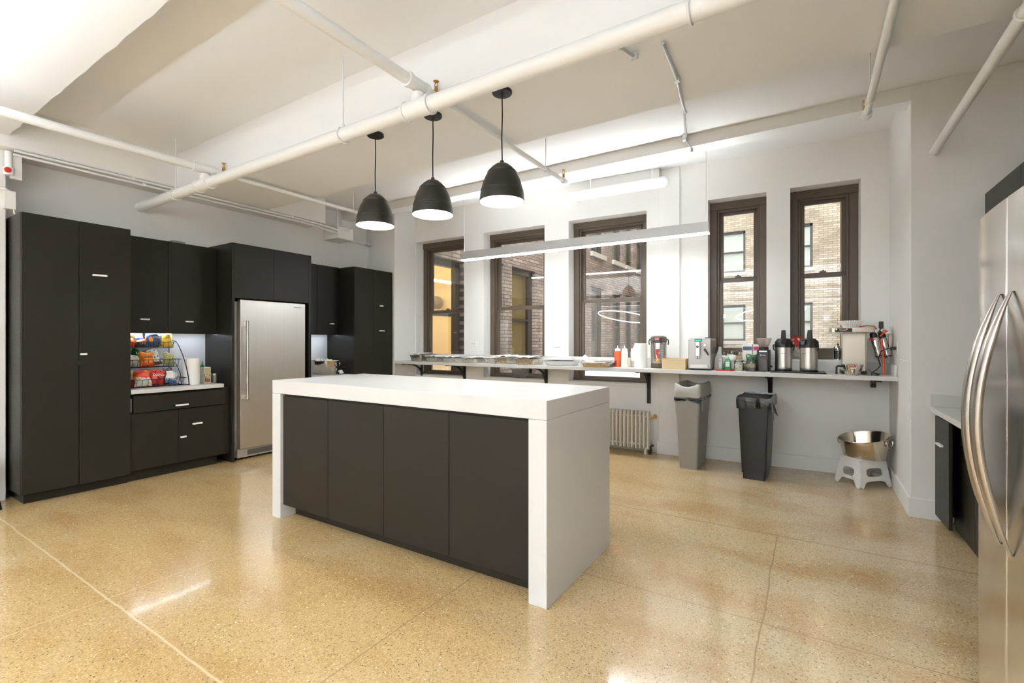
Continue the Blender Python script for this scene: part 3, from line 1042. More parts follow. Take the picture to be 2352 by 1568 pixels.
# metal conduits on the deep beam
strap_conduit('bare metal conduit bending from the ceiling beam towards the window alcove',
              [(-0.654, 2.52, 2.885), (-0.662, 2.75, 2.885), (-0.673, 2.93, 2.885), (-0.70, 3.15, 2.880), (-0.715, 3.32, 2.880), (-0.74, 3.48, 2.94), (-0.80, 3.7, 3.06), (-0.90, 4.2, 3.16), (-0.965, 4.55, 3.215)],
              0.010, ALU, [(-0.673, 2.92, 2.885)])
t = thing('conduit_elbow', 'bare metal pull elbow and stub on the beam above the linear lamp', 'conduit', (-0.985, 4.585, 3.215))
MB().box(-0.018, 0.018, -0.03, 0.03, -0.03, 0.03).build('elbow_body', ALU, t, smooth=0, bevel=0.006)
MB().tube([(0.0, -0.005, -0.02), (0.06, 0.0, -0.10)], 0.009, 10).build('tube', ALU, t)
MB().lathe([(0.013, -0.135), (0.013, -0.108)], 12, (0.062, 0, 0)).build('connector', ALU, t)
strap_conduit('short flexible metal conduit coming out from behind the main pipe',
              [(-0.95, 2.30, 2.885), (-0.88, 2.38, 2.882), (-0.84, 2.45, 2.878), (-0.812, 2.54, 2.874)], 0.012, ALU, [(-0.812, 2.54, 2.878)], 'flex_conduit')

# ------------------------------------------------------------------ long shelf in the window alcove
def zs(x):
    return 1.017 - 0.0022 * x


def ysf(x):
    return 5.19 + 0.026 * x


def ywall(x):
    return Y0 + 0.04 * x


sh = thing('wall_shelf', 'long white shelf counter running along the window wall', 'shelf', (0, 0, 0))
SX0, SX1 = -5.292, 0.643
m = MB()
m.loft([[(x, ysf(x), zs(x) - 0.040), (x, ywall(x) - 0.001, zs(x) - 0.040), (x, ywall(x) - 0.001, zs(x)), (x, ysf(x), zs(x))] for x in (SX0, -2.5, SX1)])
m.build('board', QUARTZ, sh, smooth=0, bevel=0.003)
m = MB()
m.loft([[(x, ywall(x) - 0.022, zs(x)), (x, ywall(x) - 0.001, zs(x)), (x, ywall(x) - 0.001, zs(x) + 0.103), (x, ywall(x) - 0.022, zs(x) + 0.103)] for x in (-5.27, -2.5, 0.640)])
m.build('backsplash', QUARTZ, sh, smooth=0, bevel=0.002)
MB().box(0.622, 0.641, 5.25, 5.74, zs(0.63), zs(0.63) + 0.10).build('backsplash', QUARTZ, sh, smooth=0, bevel=0.002)


def bracket(x, drop, off=0.0):
    yb = ywall(x) - 0.004 - off
    z = zs(x) - 0.041
    m = MB()
    m.box(x - 0.022, x + 0.022, yb - 0.012, yb, z - drop, z)
    m.box(x - 0.018, x + 0.018, ysf(x) + 0.05, yb, z - 0.012, z)
    a0, b0 = yb - 0.006, z - 0.006
    gh = min(0.25, drop - 0.03)
    pts_ = [(a0 - 0.29 + 0.29 * math.sin(i / 10 * PI / 2), b0 - gh * (1 - math.cos(i / 10 * PI / 2))) for i in range(11)]
    m.loft([[(x - 0.016, p, q - 0.016), (x + 0.016, p, q - 0.016), (x + 0.016, p, q + 0.004), (x - 0.016, p, q + 0.004)] for p, q in pts_])
    o = m.build('bracket', BLACKM, sh, smooth=30, bevel=0.002)
    for zz in (0.05, drop * 0.55, drop - 0.02):
        c = MB().lathe([(0.005, 0), (0.005, 0.003), (0, 0.003)], 8)
        c.v = [(x + vx, yb - 0.012 - vz, z - zz + vy) for vx, vy, vz in c.v]
        c.build('screw', STEELV, o)


for x, dp, off in ((-5.15, 0.20, 0), (-4.33, 0.36, 0), (-2.99, 0.37, 0), (-1.63, 0.40, 0.0), (-0.355, 0.42, 0.0), (0.52, 0.10, 0.0)):
    bracket(x, dp, off)

# ------------------------------------------------------------------ radiator
rad = thing('radiator', 'white column radiator on the wall behind the island below the third window', 'radiator', (-1.60, ywall(-1.6) - 0.13, 0.055), PSI)
m = MB()
for dy in (-0.034, 0.034):
    m.tube([(0, dy, 0.035), (0, dy, 0.415)], 0.0125, 12)
m.loft([[(0.018 * math.cos(a) if False else 0.0 + 0.020 * math.cos(a), 0.052 * math.sin(a) * k_, z_) for a in [2 * PI * j / 14 for j in range(14)]]
        for z_, k_ in ((0.40, 0.85), (0.415, 1.0), (0.435, 0.92), (0.448, 0.55))])
m.loft([[(0.020 * math.cos(a), 0.052 * math.sin(a) * k_, z_) for a in [2 * PI * j / 14 for j in range(14)]]
        for z_, k_ in ((0.0, 0.5), (0.012, 0.9), (0.03, 1.0), (0.05, 0.85))])
sec = m.build('radiator_column', M('radiator_enamel', (226, 219, 204), 0.35, var=0.03), rad)
for i in range(1, 22):
    c = sec.copy()
    COL.objects.link(c)
    c.parent = rad
    c.location = (-0.0465 * i, 0, 0)
m = MB().tube([(-1.0, 0, 0.385), (0.03, 0, 0.385)], 0.016, 12)
m.tube([(-1.0, 0, 0.055), (0.03, 0, 0.055)], 0.016, 12)
m.build('header_pipe', MATS['radiator_enamel'], rad)
m = MB().tube([(0.03, 0, 0.385), (0.06, 0, 0.385)], 0.010, 10)
m.lathe([(0.0, 0), (0.017, 0.004), (0.02, 0.02), (0.012, 0.04), (0, 0.044)], 14, (0.075, 0, 0.375))
m.build('air_valve', BRASS, rad)
m = MB().tube([(0.02, 0, 0.05), (0.06, 0, 0.05)], 0.014, 10)
m.lathe([(0.018, -0.055), (0.018, -0.02), (0.024, -0.02), (0.024, 0.0), (0.016, 0.0), (0.016, 0.05)], 14, (0.02, 0, 0.0))
m.build('shutoff_valve', M('aged_bronze', (70, 58, 46), 0.45, 0.8), rad)
for x in (-0.03, -0.96):
    MB().box(x - 0.015, x + 0.015, -0.03, 0.03, -0.055, 0.02).build('foot', MATS['radiator_enamel'], rad, smooth=0, bevel=0.003)

# ------------------------------------------------------------------ bins
def bag_skirt(x0, x1, y0, y1, z, drop, amp, n=56, out=0.006, inner=0.16):
    """black liner folded over a rim: inner wall, rolled rim, outer ragged skirt"""
    def per(k, grow):
        t_ = k / n
        L1, L2 = x1 - x0 + 2 * grow, y1 - y0 + 2 * grow
        s_ = t_ * 2 * (L1 + L2)
        ax0, ax1, ay0, ay1 = x0 - grow, x1 + grow, y0 - grow, y1 + grow
        if s_ < L1:
            return ax0 + s_, ay0
        s_ -= L1
        if s_ < L2:
            return ax1, ay0 + s_
        s_ -= L2
        if s_ < L1:
            return ax1 - s_, ay1
        return ax0, ay1 - (s_ - L1)
    R = random.Random(3)
    rings = []
    wob = [R.uniform(-1, 1) for _ in range(n)]
    wob2 = [R.uniform(0.2, 1) for _ in range(n)]
    for g, zz, am in ((-0.02, -inner, 0.012), (-0.008, -0.04, 0.006), (0.0, 0.006, 0.004), (out, 0.002, 0.004), (out + 0.004, -drop * 0.5, 0.007), (out + 0.002, -drop, 0.010)):
        ring = []
        for k in range(n):
            px, py = per(k, g + wob[k] * am)
            ring.append((px, py, z + zz + (wob[k] * 0.006 if zz > -drop * 0.3 else -wob2[k] * amp if zz == -drop else 0)))
        rings.append(ring)
    return MB().loft(rings, cap0=True, cap1=False)


LINER = M('black_bin_liner', (30, 27, 25), 0.22, var=0.3, scale=25, bump=0.5, coat=0.4)
bn = thing('waste_bin', 'tall slim grey waste bin with swing lid under the shelf', 'waste bin', (-1.06, 5.31, 0), -0.03)
m = MB()
m.rbox(-0.092, 0.092, -0.20, 0.20, 0.0, 0.58, 0.03, (-0.118, 0.118, -0.235, 0.235))
m.build('body', M('bin_grey', (148, 145, 136), 0.42, var=0.04), bn)
m = MB()
m.rbox(-0.122, 0.122, -0.24, 0.24, 0.575, 0.735, 0.032, (-0.128, 0.128, -0.25, 0.25))
m.build('rim_band', MATS['bin_grey'], bn)
m = MB()
# saddle shaped swing lid
N_ = 15
top = []
ringb, ringt = [], []
per_ = []
def rr_ring(hx, hy, z, r, n=6, dip=0.0):
    out = []
    for cx, cy, st in ((hx - r, hy - r, 0), (-hx + r, hy - r, 1), (-hx + r, -hy + r, 2), (hx - r, -hy + r, 3)):
        for i in range(n):
            a = (st + i / (n - 1)) * PI / 2
            x_, y_ = cx + r * math.cos(a), cy + r * math.sin(a)
            out.append((x_, y_, z))
    # subdivide long edges so the top can dip
    res = []
    for i in range(len(out)):
        p, q = Vector(out[i]), Vector(out[(i + 1) % len(out)])
        k_ = 1 if (i + 1) % n else 8
        for j in range(k_):
            v = p.lerp(q, j / k_)
            if dip:
                v.z -= dip * max(0.0, 1 - (v.x / (hx * 0.86)) ** 2) 
            res.append(tuple(v))
    return res
m.loft([rr_ring(0.132, 0.255, 0.745, 0.03), rr_ring(0.140, 0.263, 0.775, 0.035), rr_ring(0.134, 0.257, 0.84, 0.035), rr_ring(0.132, 0.255, 0.875, 0.035, dip=0.028),
        rr_ring(0.122, 0.245, 0.888, 0.03, dip=0.035), rr_ring(0.105, 0.22, 0.880, 0.03, dip=0.04), rr_ring(0.095, 0.20, 0.82, 0.03)], cap0=False, cap1=True)
lid = m.build('lid', M('lid_grey', (176, 172, 164), 0.4, var=0.03), bn, smooth=60)
MB().box(-0.088, 0.088, -0.19, 0.19, 0.822, 0.835).build('swing_flap', M('flap_grey', (110, 104, 95), 0.45), lid, smooth=0, bevel=0.004)
m = bag_skirt(-0.122, 0.122, -0.243, 0.243, 0.745, 0.02, 0.02, out=0.008, inner=0.05)
m.add([(-0.135, -0.25, 0.745), (0.128, -0.252, 0.74), (0.126, -0.254, 0.685), (0.02, -0.2545, 0.715)], [(0, 1, 2, 3)])
m.add([(0.128, -0.25, 0.745), (0.131, -0.10, 0.745), (0.131, -0.12, 0.60), (0.130, -0.19, 0.60), (0.1305, -0.22, 0.68)], [(0, 1, 2, 3, 4)])
m.build('bin_liner', LINER, bn)
for k, (x_, z_) in enumerate(((0.0, 0.0),)):
    MB().box(-0.02, 0.02, 0.235, 0.245, 0.3, 0.55).build('rear_rib', MATS['bin_grey'], bn, smooth=0)

bb = thing('waste_bin', 'tall slim black open waste bin with a liner bag under the shelf', 'waste bin', (-0.445, 5.27, 0), -0.04)
m = MB()
m.rbox(-0.094, 0.094, -0.225, 0.225, 0.0, 0.06, 0.012)
m.rbox(-0.103, 0.103, -0.235, 0.235, 0.06, 0.70, 0.012, (-0.130, 0.130, -0.262, 0.262))
m.rbox(-0.135, 0.135, -0.268, 0.268, 0.70, 0.775, 0.014, (-0.138, 0.138, -0.27, 0.27))
m.build('body', DGREY, bb)
m = bag_skirt(-0.138, 0.138, -0.27, 0.27, 0.782, 0.075, 0.03, out=0.007, inner=0.02)
m.build('bin_liner', LINER, bb)
m = MB()
m.add([(0.147, -0.2, 0.74), (0.15, -0.14, 0.74), (0.165, -0.12, 0.58), (0.158, -0.19, 0.55)], [(0, 1, 2, 3)])
m.add([(0.147, -0.12, 0.74), (0.15, -0.05, 0.74), (0.19, -0.06, 0.60), (0.165, -0.08, 0.63)], [(0, 1, 2, 3)])
m.build('liner_tail', LINER, bb)

# ------------------------------------------------------------------ folding stool and tub in the corner
st = thing('step_stool', 'white folding plastic step stool in the right corner under the shelf', 'step stool', (0.415, 5.455, 0), math.radians(42))
SW = M('stool_plastic', (232, 230, 224), 0.45, var=0.02)
def stool_side(L0, L1, H, hw, hz0, hz1):
    """flat trapezoid with an oval hole and an arched foot cut-out, in the x-z plane; returns polygon faces via a bridged outline"""
    pass
def plate_with_hole(outer, hole, y0, y1):
    """outer and hole: point lists of the same length, matched by index"""
    m = MB()
    n = len(outer)
    for (ya, yb) in ((y0, y1),):
        vs = []
        for y in (ya, yb):
            vs += [(p[0], y + p[2], p[1]) for p in outer]
            vs += [(p[0], y + p[2], p[1]) for p in hole]
        fs = []
        for i in range(n):
            j = (i + 1) % n
            fs.append((i, j, n + j, n + i))
            fs.append((2 * n + i, 3 * n + i, 3 * n + j, 2 * n + j))
            fs.append((i, 2 * n + i, 2 * n + j, j))
            fs.append((n + i, n + j, 3 * n + j, 3 * n + i))
        m.add(vs, fs)
    return m
def side(hw_top, hw_bot, H, slope, hole_w, hole_h, hole_z, foot):
    n = 48
    outer, hole = [], []
    for k in range(n):
        a = 2 * PI * k / n + 1e-4
        ca, sa = math.cos(a), math.sin(a)
        hx = hole_w * (abs(ca) ** 0.6) * (1 if ca > 0 else -1)
        hz = hole_h * (abs(sa) ** 0.6) * (1 if sa > 0 else -1)
        # outer: project to trapezoid
        t_ = 1e9
        zc_ = hole_z
        for (nx_, nz_, d_) in ((0, 1, H - zc_), (0, -1, zc_)):
            dd = nx_ * ca + nz_ * sa
            if dd > 1e-6:
                t_ = min(t_, d_ / dd)
        x_, z_ = ca * t_, zc_ + sa * t_
        wz = lambda z: hw_bot + (hw_top - hw_bot) * z / H
        if abs(x_) > wz(z_):
            # intersect slanted side
            lo, hi = 0, t_
            for _ in range(40):
                mid = (lo + hi) / 2
                if abs(ca * mid) > wz(zc_ + sa * mid):
                    hi = mid
                else:
                    lo = mid
            x_, z_ = ca * lo, zc_ + sa * lo
        if z_ < 0.06 and abs(x_) < wz(0) - foot:
            z_ = 0.06 - 0.02 * (abs(x_) / (wz(0) - foot)) ** 4
        elif z_ < 0.06:
            pass
        outer.append((x_, z_, slope * (H - z_)))
        hole.append((hx, zc_ + hz, slope * (H - zc_ - hz)))
    return outer, hole
Hs = 0.235
for sgn in (-1, 1):
    o_, h_ = side(0.135, 0.165, Hs, -0.16 * 1, 0.085, 0.038, 0.135, 0.05)
    m = plate_with_hole(o_, h_, -0.105, -0.098)
    if sgn > 0:
        m.xf(Matrix.Rotation(PI, 4, 'Z'))
    m.build('side_panel', SW, st, smooth=30)
for sgn in (-1, 1):
    o_, h_ = side(0.10, 0.135, Hs, -0.13, 0.058, 0.038, 0.125, 0.045)
    m = plate_with_hole(o_, h_, -0.138, -0.131)
    m.xf(Matrix.Rotation(PI / 2 * sgn, 4, 'Z'))
    m.build('end_panel', SW, st, smooth=30)
m = MB().rbox(-0.145, 0.145, -0.11, 0.11, Hs - 0.002, Hs + 0.018, 0.018)
m.build('seat', SW, st, bevel=0.003)
m = MB()
for sx_, sy_ in ((-1, -1), (1, -1), (1, 1), (-1, 1)):
    for i in range(12):
        z_ = 0.01 + i * 0.0185
        k_ = 1 - z_ / Hs
        m.lathe([(0.006, 0), (0.006, 0.012)], 6, (sx_ * (0.134 + 0.026 * k_), sy_ * (0.102 + 0.034 * k_), z_))
m.build('hinge', SW, st)

TUBM = M('tub_steel', (206, 196, 180), 0.14, 1.0, var=0.04, scale=50, aniso=(1, 1, 0.05))
def make_tub(name, label, loc, rz, tilt, s=1.0, rx=0.225, ry=0.165, H=0.19, group=None, slant=0.0, sa=0.0):
    sl = lambda x, y: 1 + slant * (x * math.cos(sa) + y * math.sin(sa)) / rx
    t = thing(name, label, 'tub', loc, rz, group)
    t.rotation_euler = (Matrix.Rotation(tilt[1], 3, 'Y') @ Matrix.Rotation(tilt[0], 3, 'X') @ Matrix.Rotation(rz, 3, 'Z')).to_euler()
    prof = [(0.0, 0.0), (0.78, 0.0), (0.80, 0.004), (0.985, H - 0.006), (1.0, H - 0.004), (1.005, H), (0.995, H + 0.003), (0.975, H - 0.004), (0.79, 0.010), (0.0, 0.008)]
    m = MB().lathe([(r * rx, z) for r, z in prof], 56, sx=1.0, sy=ry / rx)
    m.v = [(x, y, z * sl(x, y)) for x, y, z in m.v]
    m.build('body', TUBM, t)
    for a in (0.0, PI):
        hx = rx * 0.97 * math.cos(a)
        sg = math.cos(a)
        m = MB().tube([(hx + 0.006 * sg, 0.045 * math.cos(b), H * sl(hx, 0) - 0.03 - 0.05 * math.sin(b)) for b in [PI * k / 12 for k in range(13)]], 0.0042, 8)
        for sy_ in (-1, 1):
            m.lathe([(0.008, 0), (0.008, 0.012)], 8, (hx + 0.002 * sg, sy_ * 0.045, H * sl(hx, 0) - 0.036))
        m.build('handle', STEELV, t)
    return t


make_tub('steel_tub', 'empty oval stainless steel tub tilted on the white folding stool', (0.425, 5.43, 0.2545), math.radians(-35), (0.0, 0.0), rx=0.212, ry=0.165, H=0.185, slant=0.30, sa=math.radians(70))

# ------------------------------------------------------------------ right side: counter, fridge, wall cabinet
rc = thing('base_cabinet', 'dark base cabinet with white handles under the right counter beside the fridge', 'cabinet')
MB().box(0.885, XR - 0.001, 2.60, 4.60, 0.0, 0.795).build('body', CAB, rc, smooth=0)
for a, b in ((2.61, 3.10), (3.10, 3.54), (3.54, 3.98), (3.98, 4.43)):
    d_ = MB().box(0.86, 0.884, a + 0.002, b - 0.002, 0.012, 0.60).build('door', CAB, rc, smooth=0, bevel=0.0015)
    if b < 4:
        MB().box(0.84, 0.862, b - 0.11, b - 0.01, 0.487, 0.503).build('handle', PULL, d_, smooth=0, bevel=0.003)
for a, b in ((2.61, 3.54), (3.54, 4.43)):
    MB().box(0.86, 0.884, a + 0.002, b - 0.002, 0.625, 0.785).build('drawer', CAB, rc, smooth=0, bevel=0.0015)
od = MB().box(-0.02, 0.0, -0.35, 0.0, 0.05, 0.775).build('open_door', CAB, rc, smooth=0, bevel=0.0015)
od.location = (0.80, 4.602, 0)
od.rotation_euler = (0, 0, 0.03)
MB().box(-0.04, -0.02, -0.22, -0.10, 0.582, 0.598).build('handle', PULL, od, smooth=0, bevel=0.003)
MB().box(0.80, 0.886, 4.585, 4.603, 0.05, 0.775).build('hinge_stile', CAB, rc, smooth=0)
ct = thing('countertop', 'white right countertop with low backsplash against the pillar wall', 'countertop')
MB().box(0.757, XR - 0.002, 2.58, 4.623, 0.80, 0.838).build('slab', QUARTZ, ct, smooth=0, bevel=0.003)
MB().box(0.757, XR - 0.002, 4.606, 4.624, 0.838, 0.925).build('backsplash', QUARTZ, ct, smooth=0, bevel=0.002)
tr = thing('serving_tray', 'grey white ribbed tray with an orange piece on the right counter', 'tray', (1.06, 4.30, 0.839))
MB().rbox(-0.11, 0.11, -0.17, 0.17, 0, 0.008, 0.03).build('base', GREYP, tr)
m = MB()
m.loft([rr_ring(0.125, 0.185, 0.0, 0.04), rr_ring(0.145, 0.205, 0.028, 0.045), rr_ring(0.138, 0.198, 0.028, 0.045), rr_ring(0.118, 0.178, 0.004, 0.04)], cap0=False, cap1=False)
m.build('rim', M('tray_pale', (196, 196, 186), 0.4), tr, smooth=50)
for k in range(7):
    MB().tube([(-0.09 + 0.03 * k, -0.15, 0.010), (-0.09 + 0.03 * k, 0.15, 0.010)], 0.004, 6).build('rib', GREYP, tr)
tag(MB().lathe([(0, 0), (0.03, 0.002), (0.034, 0.012), (0.02, 0.022), (0, 0.024)], 16, sx=1.3).build('orange_scrap', ORANGE), 'small orange piece lying in the ribbed tray', 'food')
bpy.data.objects['orange_scrap'].location = (1.02, 4.24, 0.854)

uc = thing('wall_cabinet', 'dark wall cabinet on the right wall above the right counter', 'cabinet')
MB().box(1.066, XR - 0.001, 2.62, 4.60, 1.385, 2.36).build('body', CAB, uc, smooth=0)
for a, b in ((2.62, 3.27), (3.27, 3.93), (3.93, 4.60)):
    MB().box(1.045, 1.065, a + 0.002, b - 0.002, 1.385, 2.36).build('door', CAB, uc, smooth=0, bevel=0.0015)
uf = thing('wall_cabinet', 'dark cabinet bridging over the double door fridge at the right edge', 'cabinet')
MB().box(1.066, XR - 0.001, 1.2, 2.618, 1.80, 2.36).build('body', CAB, uf, smooth=0)
for a, b in ((1.2, 1.9), (1.9, 2.618)):
    MB().box(1.045, 1.065, a + 0.002, b - 0.002, 1.80, 2.36).build('door', CAB, uf, smooth=0, bevel=0.0015)

FRS = M('fridge_front_steel', (226, 222, 216), 0.18, 1.0, var=0.05, scale=50, aniso=(1, 1, 0.02))
rf = thing('refrigerator', 'side by side stainless fridge with two bowed handles at the right edge of the picture', 'refrigerator')
FY0, FY1, FYM = 1.63, 2.56, 2.105
def fx(y):
    t_ = (y - FYM) / 0.46
    return 0.528 + 0.016 * t_ ** 2 + 0.036 * t_ ** 8
MB().box(0.62, 1.40, FY0 + 0.005, FY1 - 0.005, 0.02, 1.765).build('body', M('fridge_case', (70, 68, 66), 0.5), rf, smooth=0, bevel=0.004)
for a, b in ((FYM + 0.004, FY1), (FY0, FYM - 0.004)):
    n = 18
    rings = []
    ys_ = [a + (b - a) * k / n for k in range(n + 1)]
    ringf = lambda z: [(fx(y), y, z) for y in ys_] + [(0.615, ys_[-1], z), (0.615, ys_[0], z)]
    m = MB().loft([ringf(0.07), ringf(1.778)])
    dd = m.build('door', FRS, rf, smooth=30, bevel=0.004)
    yh = a + 0.050 if a > FYM else b - 0.050
    pts_, rs_ = [], []
    rings = []
    for k in range(33):
        u_ = k / 32
        z_ = 0.66 + (1.475 - 0.66) * u_
        bow = math.sin(PI * u_)
        x_ = fx(yh) - 0.004 - 0.078 * bow ** 0.9
        w_ = 0.009 + 0.016 * min(1.0, bow * 1.6)
        th = 0.004 + 0.010 * min(1.0, bow * 1.8)
        rings.append([(x_ + th * math.cos(a_), yh + w_ * math.sin(a_), z_) for a_ in [2 * PI * j / 12 for j in range(12)]])
    MB().loft(rings).build('handle', M('handle_steel', (192, 186, 178), 0.25, 1.0, var=0.04), dd)
MB().box(0.535, 0.615, FYM - 0.004, FYM + 0.004, 0.07, 1.77).build('gasket', BLACKP, rf, smooth=0)
for y in (FY0 + 0.08, FY1 - 0.08):
    MB().box(0.63, 0.70, y - 0.03, y + 0.03, 0, 0.03).build('foot', BLACKP, rf, smooth=0)

# ------------------------------------------------------------------ black step stool at the far left
t = thing('step_stool', 'black metal step stool partly visible at the left edge beside the column', 'step stool', (-5.50, 0.80, 0))
MB().box(-0.12, 0.12, -0.17, 0.17, 0.30, 0.385).build('seat', BLACKP, t, smooth=0, bevel=0.008)
for a in (-1, 1):
    for b in (-1, 1):
        MB().tube([(0.10 * a, 0.14 * b, 0.30), (0.13 * a, 0.19 * b, 0.0)], 0.016, 10).build('leg', BLACKM, t)
MB().tube([(0.115, -0.165, 0.15), (0.115, 0.165, 0.15)], 0.010, 8).build('stretcher', BLACKM, t)

# ================================================================== things on the snack counter
CT = 0.868


def put(o, loc, rz=0.0, rot=None):
    o.location = loc
    o.rotation_euler = rot or (0, 0, rz)
    return o


def bag_mesh(w, h, t=0.03, seed=0, nu=14, nv=16):
    R = random.Random(seed)
    ph = [R.uniform(0, 6.28) for _ in range(6)]

    def pt(i, j, side):
        u, v = i / nu, j / nv
        x = (u - 0.5) * w * (1 - 0.07 * math.sin(PI * v) * abs(2 * u - 1) ** 2)
        z = v * h
        b = (1 - abs(2 * u - 1) ** 2.6) * (1 - abs(2 * v - 1) ** 3.2)
        wr = 1 + 0.16 * math.sin(9 * u + ph[0] + 5 * v) + 0.12 * math.sin(14 * v + ph[1] - 4 * u)
        y = side * (t * b * wr + 0.0008)
        z += 0.006 * math.sin(7 * u + ph[2]) * v
        x += 0.004 * math.sin(9 * v + ph[3])
        return (x, y, z)
    m = MB()
    vs, fs = [], []
    for side in (-1, 1):
        o = len(vs)
        for j in range(nv + 1):
            for i in range(nu + 1):
                vs.append(pt(i, j, side))
        for j in range(nv):
            for i in range(nu):
                a = o + j * (nu + 1) + i
                fs.append((a, a + 1, a + nu + 2, a + nu + 1))
    n1 = (nu + 1) * (nv + 1)
    ring = [i for i in range(nu + 1)] + [(j + 1) * (nu + 1) - 1 for j in range(1, nv + 1)] + [nv * (nu + 1) + i for i in range(nu - 1, -1, -1)] + [j * (nu + 1) for j in range(nv - 1, 0, -1)]
    for k in range(len(ring)):
        a, b = ring[k], ring[(k + 1) % len(ring)]
        fs.append((a, b, b + n1, a + n1))
    m.add(vs, fs)
    return m


def snack(label, loc, w, h, mat, word=None, wmat=None, wsize=0.03, t=0.028, lean=-0.25, rz=PI / 2, roll=0.0, seed=1, wz=0.62, name='snack_bag', group='snack bags on the wire rack', cat='snack bag'):
    o = bag_mesh(w, h, t, seed).build(name, mat, smooth=60)
    tag(o, label, cat, group)
    o.location = (loc[0], loc[1], loc[2] + 0.5 * w * abs(math.sin(roll)) + 0.002)
    o.rotation_euler = (Matrix.Rotation(rz, 3, 'Z') @ Matrix.Rotation(lean, 3, 'X') @ Matrix.Rotation(roll, 3, 'Y')).to_euler()
    if word:
        text(o, 'lettering', word, wsize, wmat, (0, -t * 1.12 - 0.002, h * wz), (PI / 2, 0, 0), 0.0008)
    return o


rk = thing('snack_rack', 'three tier black wire rack holding snack bags on the left counter', 'wire rack', (0, 0, 0))
WIRE = M('black_wire', (26, 24, 24), 0.4, 0.5)
RY0, RY1 = 1.85, 2.335
tiers = ((0.874, -5.45, -5.72, 0.075), (1.062, -5.56, -5.80, 0.075), (1.255, -5.68, -5.89, 0.06))
for z, x1, x0, hh in tiers:
    m = MB()
    for zz, g in ((z, 0.02), (z + hh, 0.0)):
        m.tube([(x0, RY0 + g, zz), (x1 - g, RY0 + g, zz), (x1 - g, RY1 - g, zz), (x0, RY1 - g, zz)], 0.0026, 6, closed=True)
    ny = 10
    for k in range(ny + 1):
        y = RY0 + 0.02 + (RY1 - RY0 - 0.04) * k / ny
        m.tube([(x0, y, z), (x1 - 0.02, y, z), (x1, y, z + hh)], 0.0018, 5)
    for k in range(1, 4):
        x = x0 + (x1 - x0) * k / 4
        m.tube([(x, RY0 + 0.02, z), (x, RY1 - 0.02, z)], 0.0018, 5)
        m.tube([(x, RY0 + 0.02, z), (x, RY0, z + hh)], 0.0018, 5)
        m.tube([(x, RY1 - 0.02, z), (x, RY1, z + hh)], 0.0018, 5)
    m.build('basket', WIRE, rk)
for y in (RY0 - 0.012, RY1 + 0.016):
    m = MB().tube([(-5.43, y, 0.872), (-5.448, y, 0.96), (-5.49, y, 1.06), (-5.56, y, 1.17), (-5.65, y, 1.27), (-5.72, y, 1.322), (-5.88, y, 1.335)], 0.0042, 8)
    m.tube([(-5.60, y, 0.872), (-5.62, y, 0.98), (-5.70, y, 1.07), (-5.82, y, 1.12), (-5.88, y, 1.12)], 0.0032, 8)
    m.tube([(-5.88, y, 0.872), (-5.88, y, 1.335)], 0.0042, 8)
    m.tube([(-5.43, y, 0.872), (-5.88, y, 0.872)], 0.0042, 8)
    m.build('side_frame', WIRE, rk)

b_orange = two_tone('foil_orange_red', (222, 60, 24), (245, 150, 30), (250, 200, 70), 0.35)
b_blue = two_tone('foil_blue_white', (60, 110, 190), (225, 232, 245), None, 0.55)
b_navy = two_tone('foil_navy', (58, 78, 108), (64, 88, 122), (232, 140, 40), 0.5, scale=5)
b_yellow = two_tone('foil_yellow', (232, 190, 62), (238, 200, 80), None, 0.6)
b_dkorange = two_tone('foil_dark_orange', (70, 62, 60), (214, 120, 40), None, 0.45)
b_green = two_tone('foil_green', (20, 92, 44), (28, 110, 54), None, 0.5)
b_cheeto = two_tone('foil_orange', (226, 70, 20), (250, 140, 18), (250, 170, 40), 0.22)
b_cream = two_tone('foil_cream', (120, 90, 60), (232, 226, 210), (60, 44, 36), 0.2)
b_olive = two_tone('foil_olive', (150, 152, 88), (196, 192, 130), (120, 120, 60), 0.5)
b_pop = two_tone('foil_popped', (240, 232, 214), (236, 70, 30), (250, 190, 50), 0.5, scale=6)
b_red = two_tone('foil_red', (190, 30, 20), (226, 56, 30), (70, 20, 20), 0.4)
b_smart = two_tone('foil_white_blue', (70, 100, 140), (240, 238, 230), None, 0.3)
b_maroon = two_tone('foil_maroon', (110, 50, 60), (140, 110, 120), (190, 170, 160), 0.5)
b_grnpack = two_tone('foil_pale_green', (168, 182, 168), (200, 208, 196), (216, 96, 60), 0.5)
b_white = two_tone('foil_white_red', (206, 70, 50), (236, 226, 214), (200, 150, 110), 0.4)
R_INK = M('red_print', (196, 30, 30), 0.5)
z1, z2, z3 = 0.878, 1.066, 1.259
snack('orange and red corn chip bag at the left end of the top rack tier', (-5.745, 1.93, z3), 0.15, 0.165, b_orange, 'Fritos', WHITEINK, 0.045, seed=2)
snack('blue and white snack bag second on the top rack tier', (-5.785, 2.03, z3), 0.12, 0.17, b_blue, seed=3, lean=-0.15)
snack('small dark orange snack bag lying in front on the top rack tier', (-5.735, 2.045, z3), 0.11, 0.085, b_dkorange, seed=4, lean=-0.35)
snack('navy blue tortilla chip bag in the middle of the top rack tier', (-5.745, 2.165, z3), 0.15, 0.165, b_navy, 'Doritos', WHITEINK, 0.036, seed=5)
snack('yellow potato chip bag at the right end of the top rack tier', (-5.745, 2.285, z3), 0.105, 0.16, b_yellow, "Lay's", R_INK, 0.036, seed=6, wz=0.8)
snack('pale green packet at the left end of the middle rack tier', (-5.645, 1.945, z2), 0.14, 0.115, b_grnpack, seed=7)
snack('dark green chip bag tipped sideways on the middle rack tier', (-5.735, 2.005, z2 + 0.03), 0.13, 0.12, b_green, "Lay's", WHITEINK, 0.035, seed=8, roll=0.35)
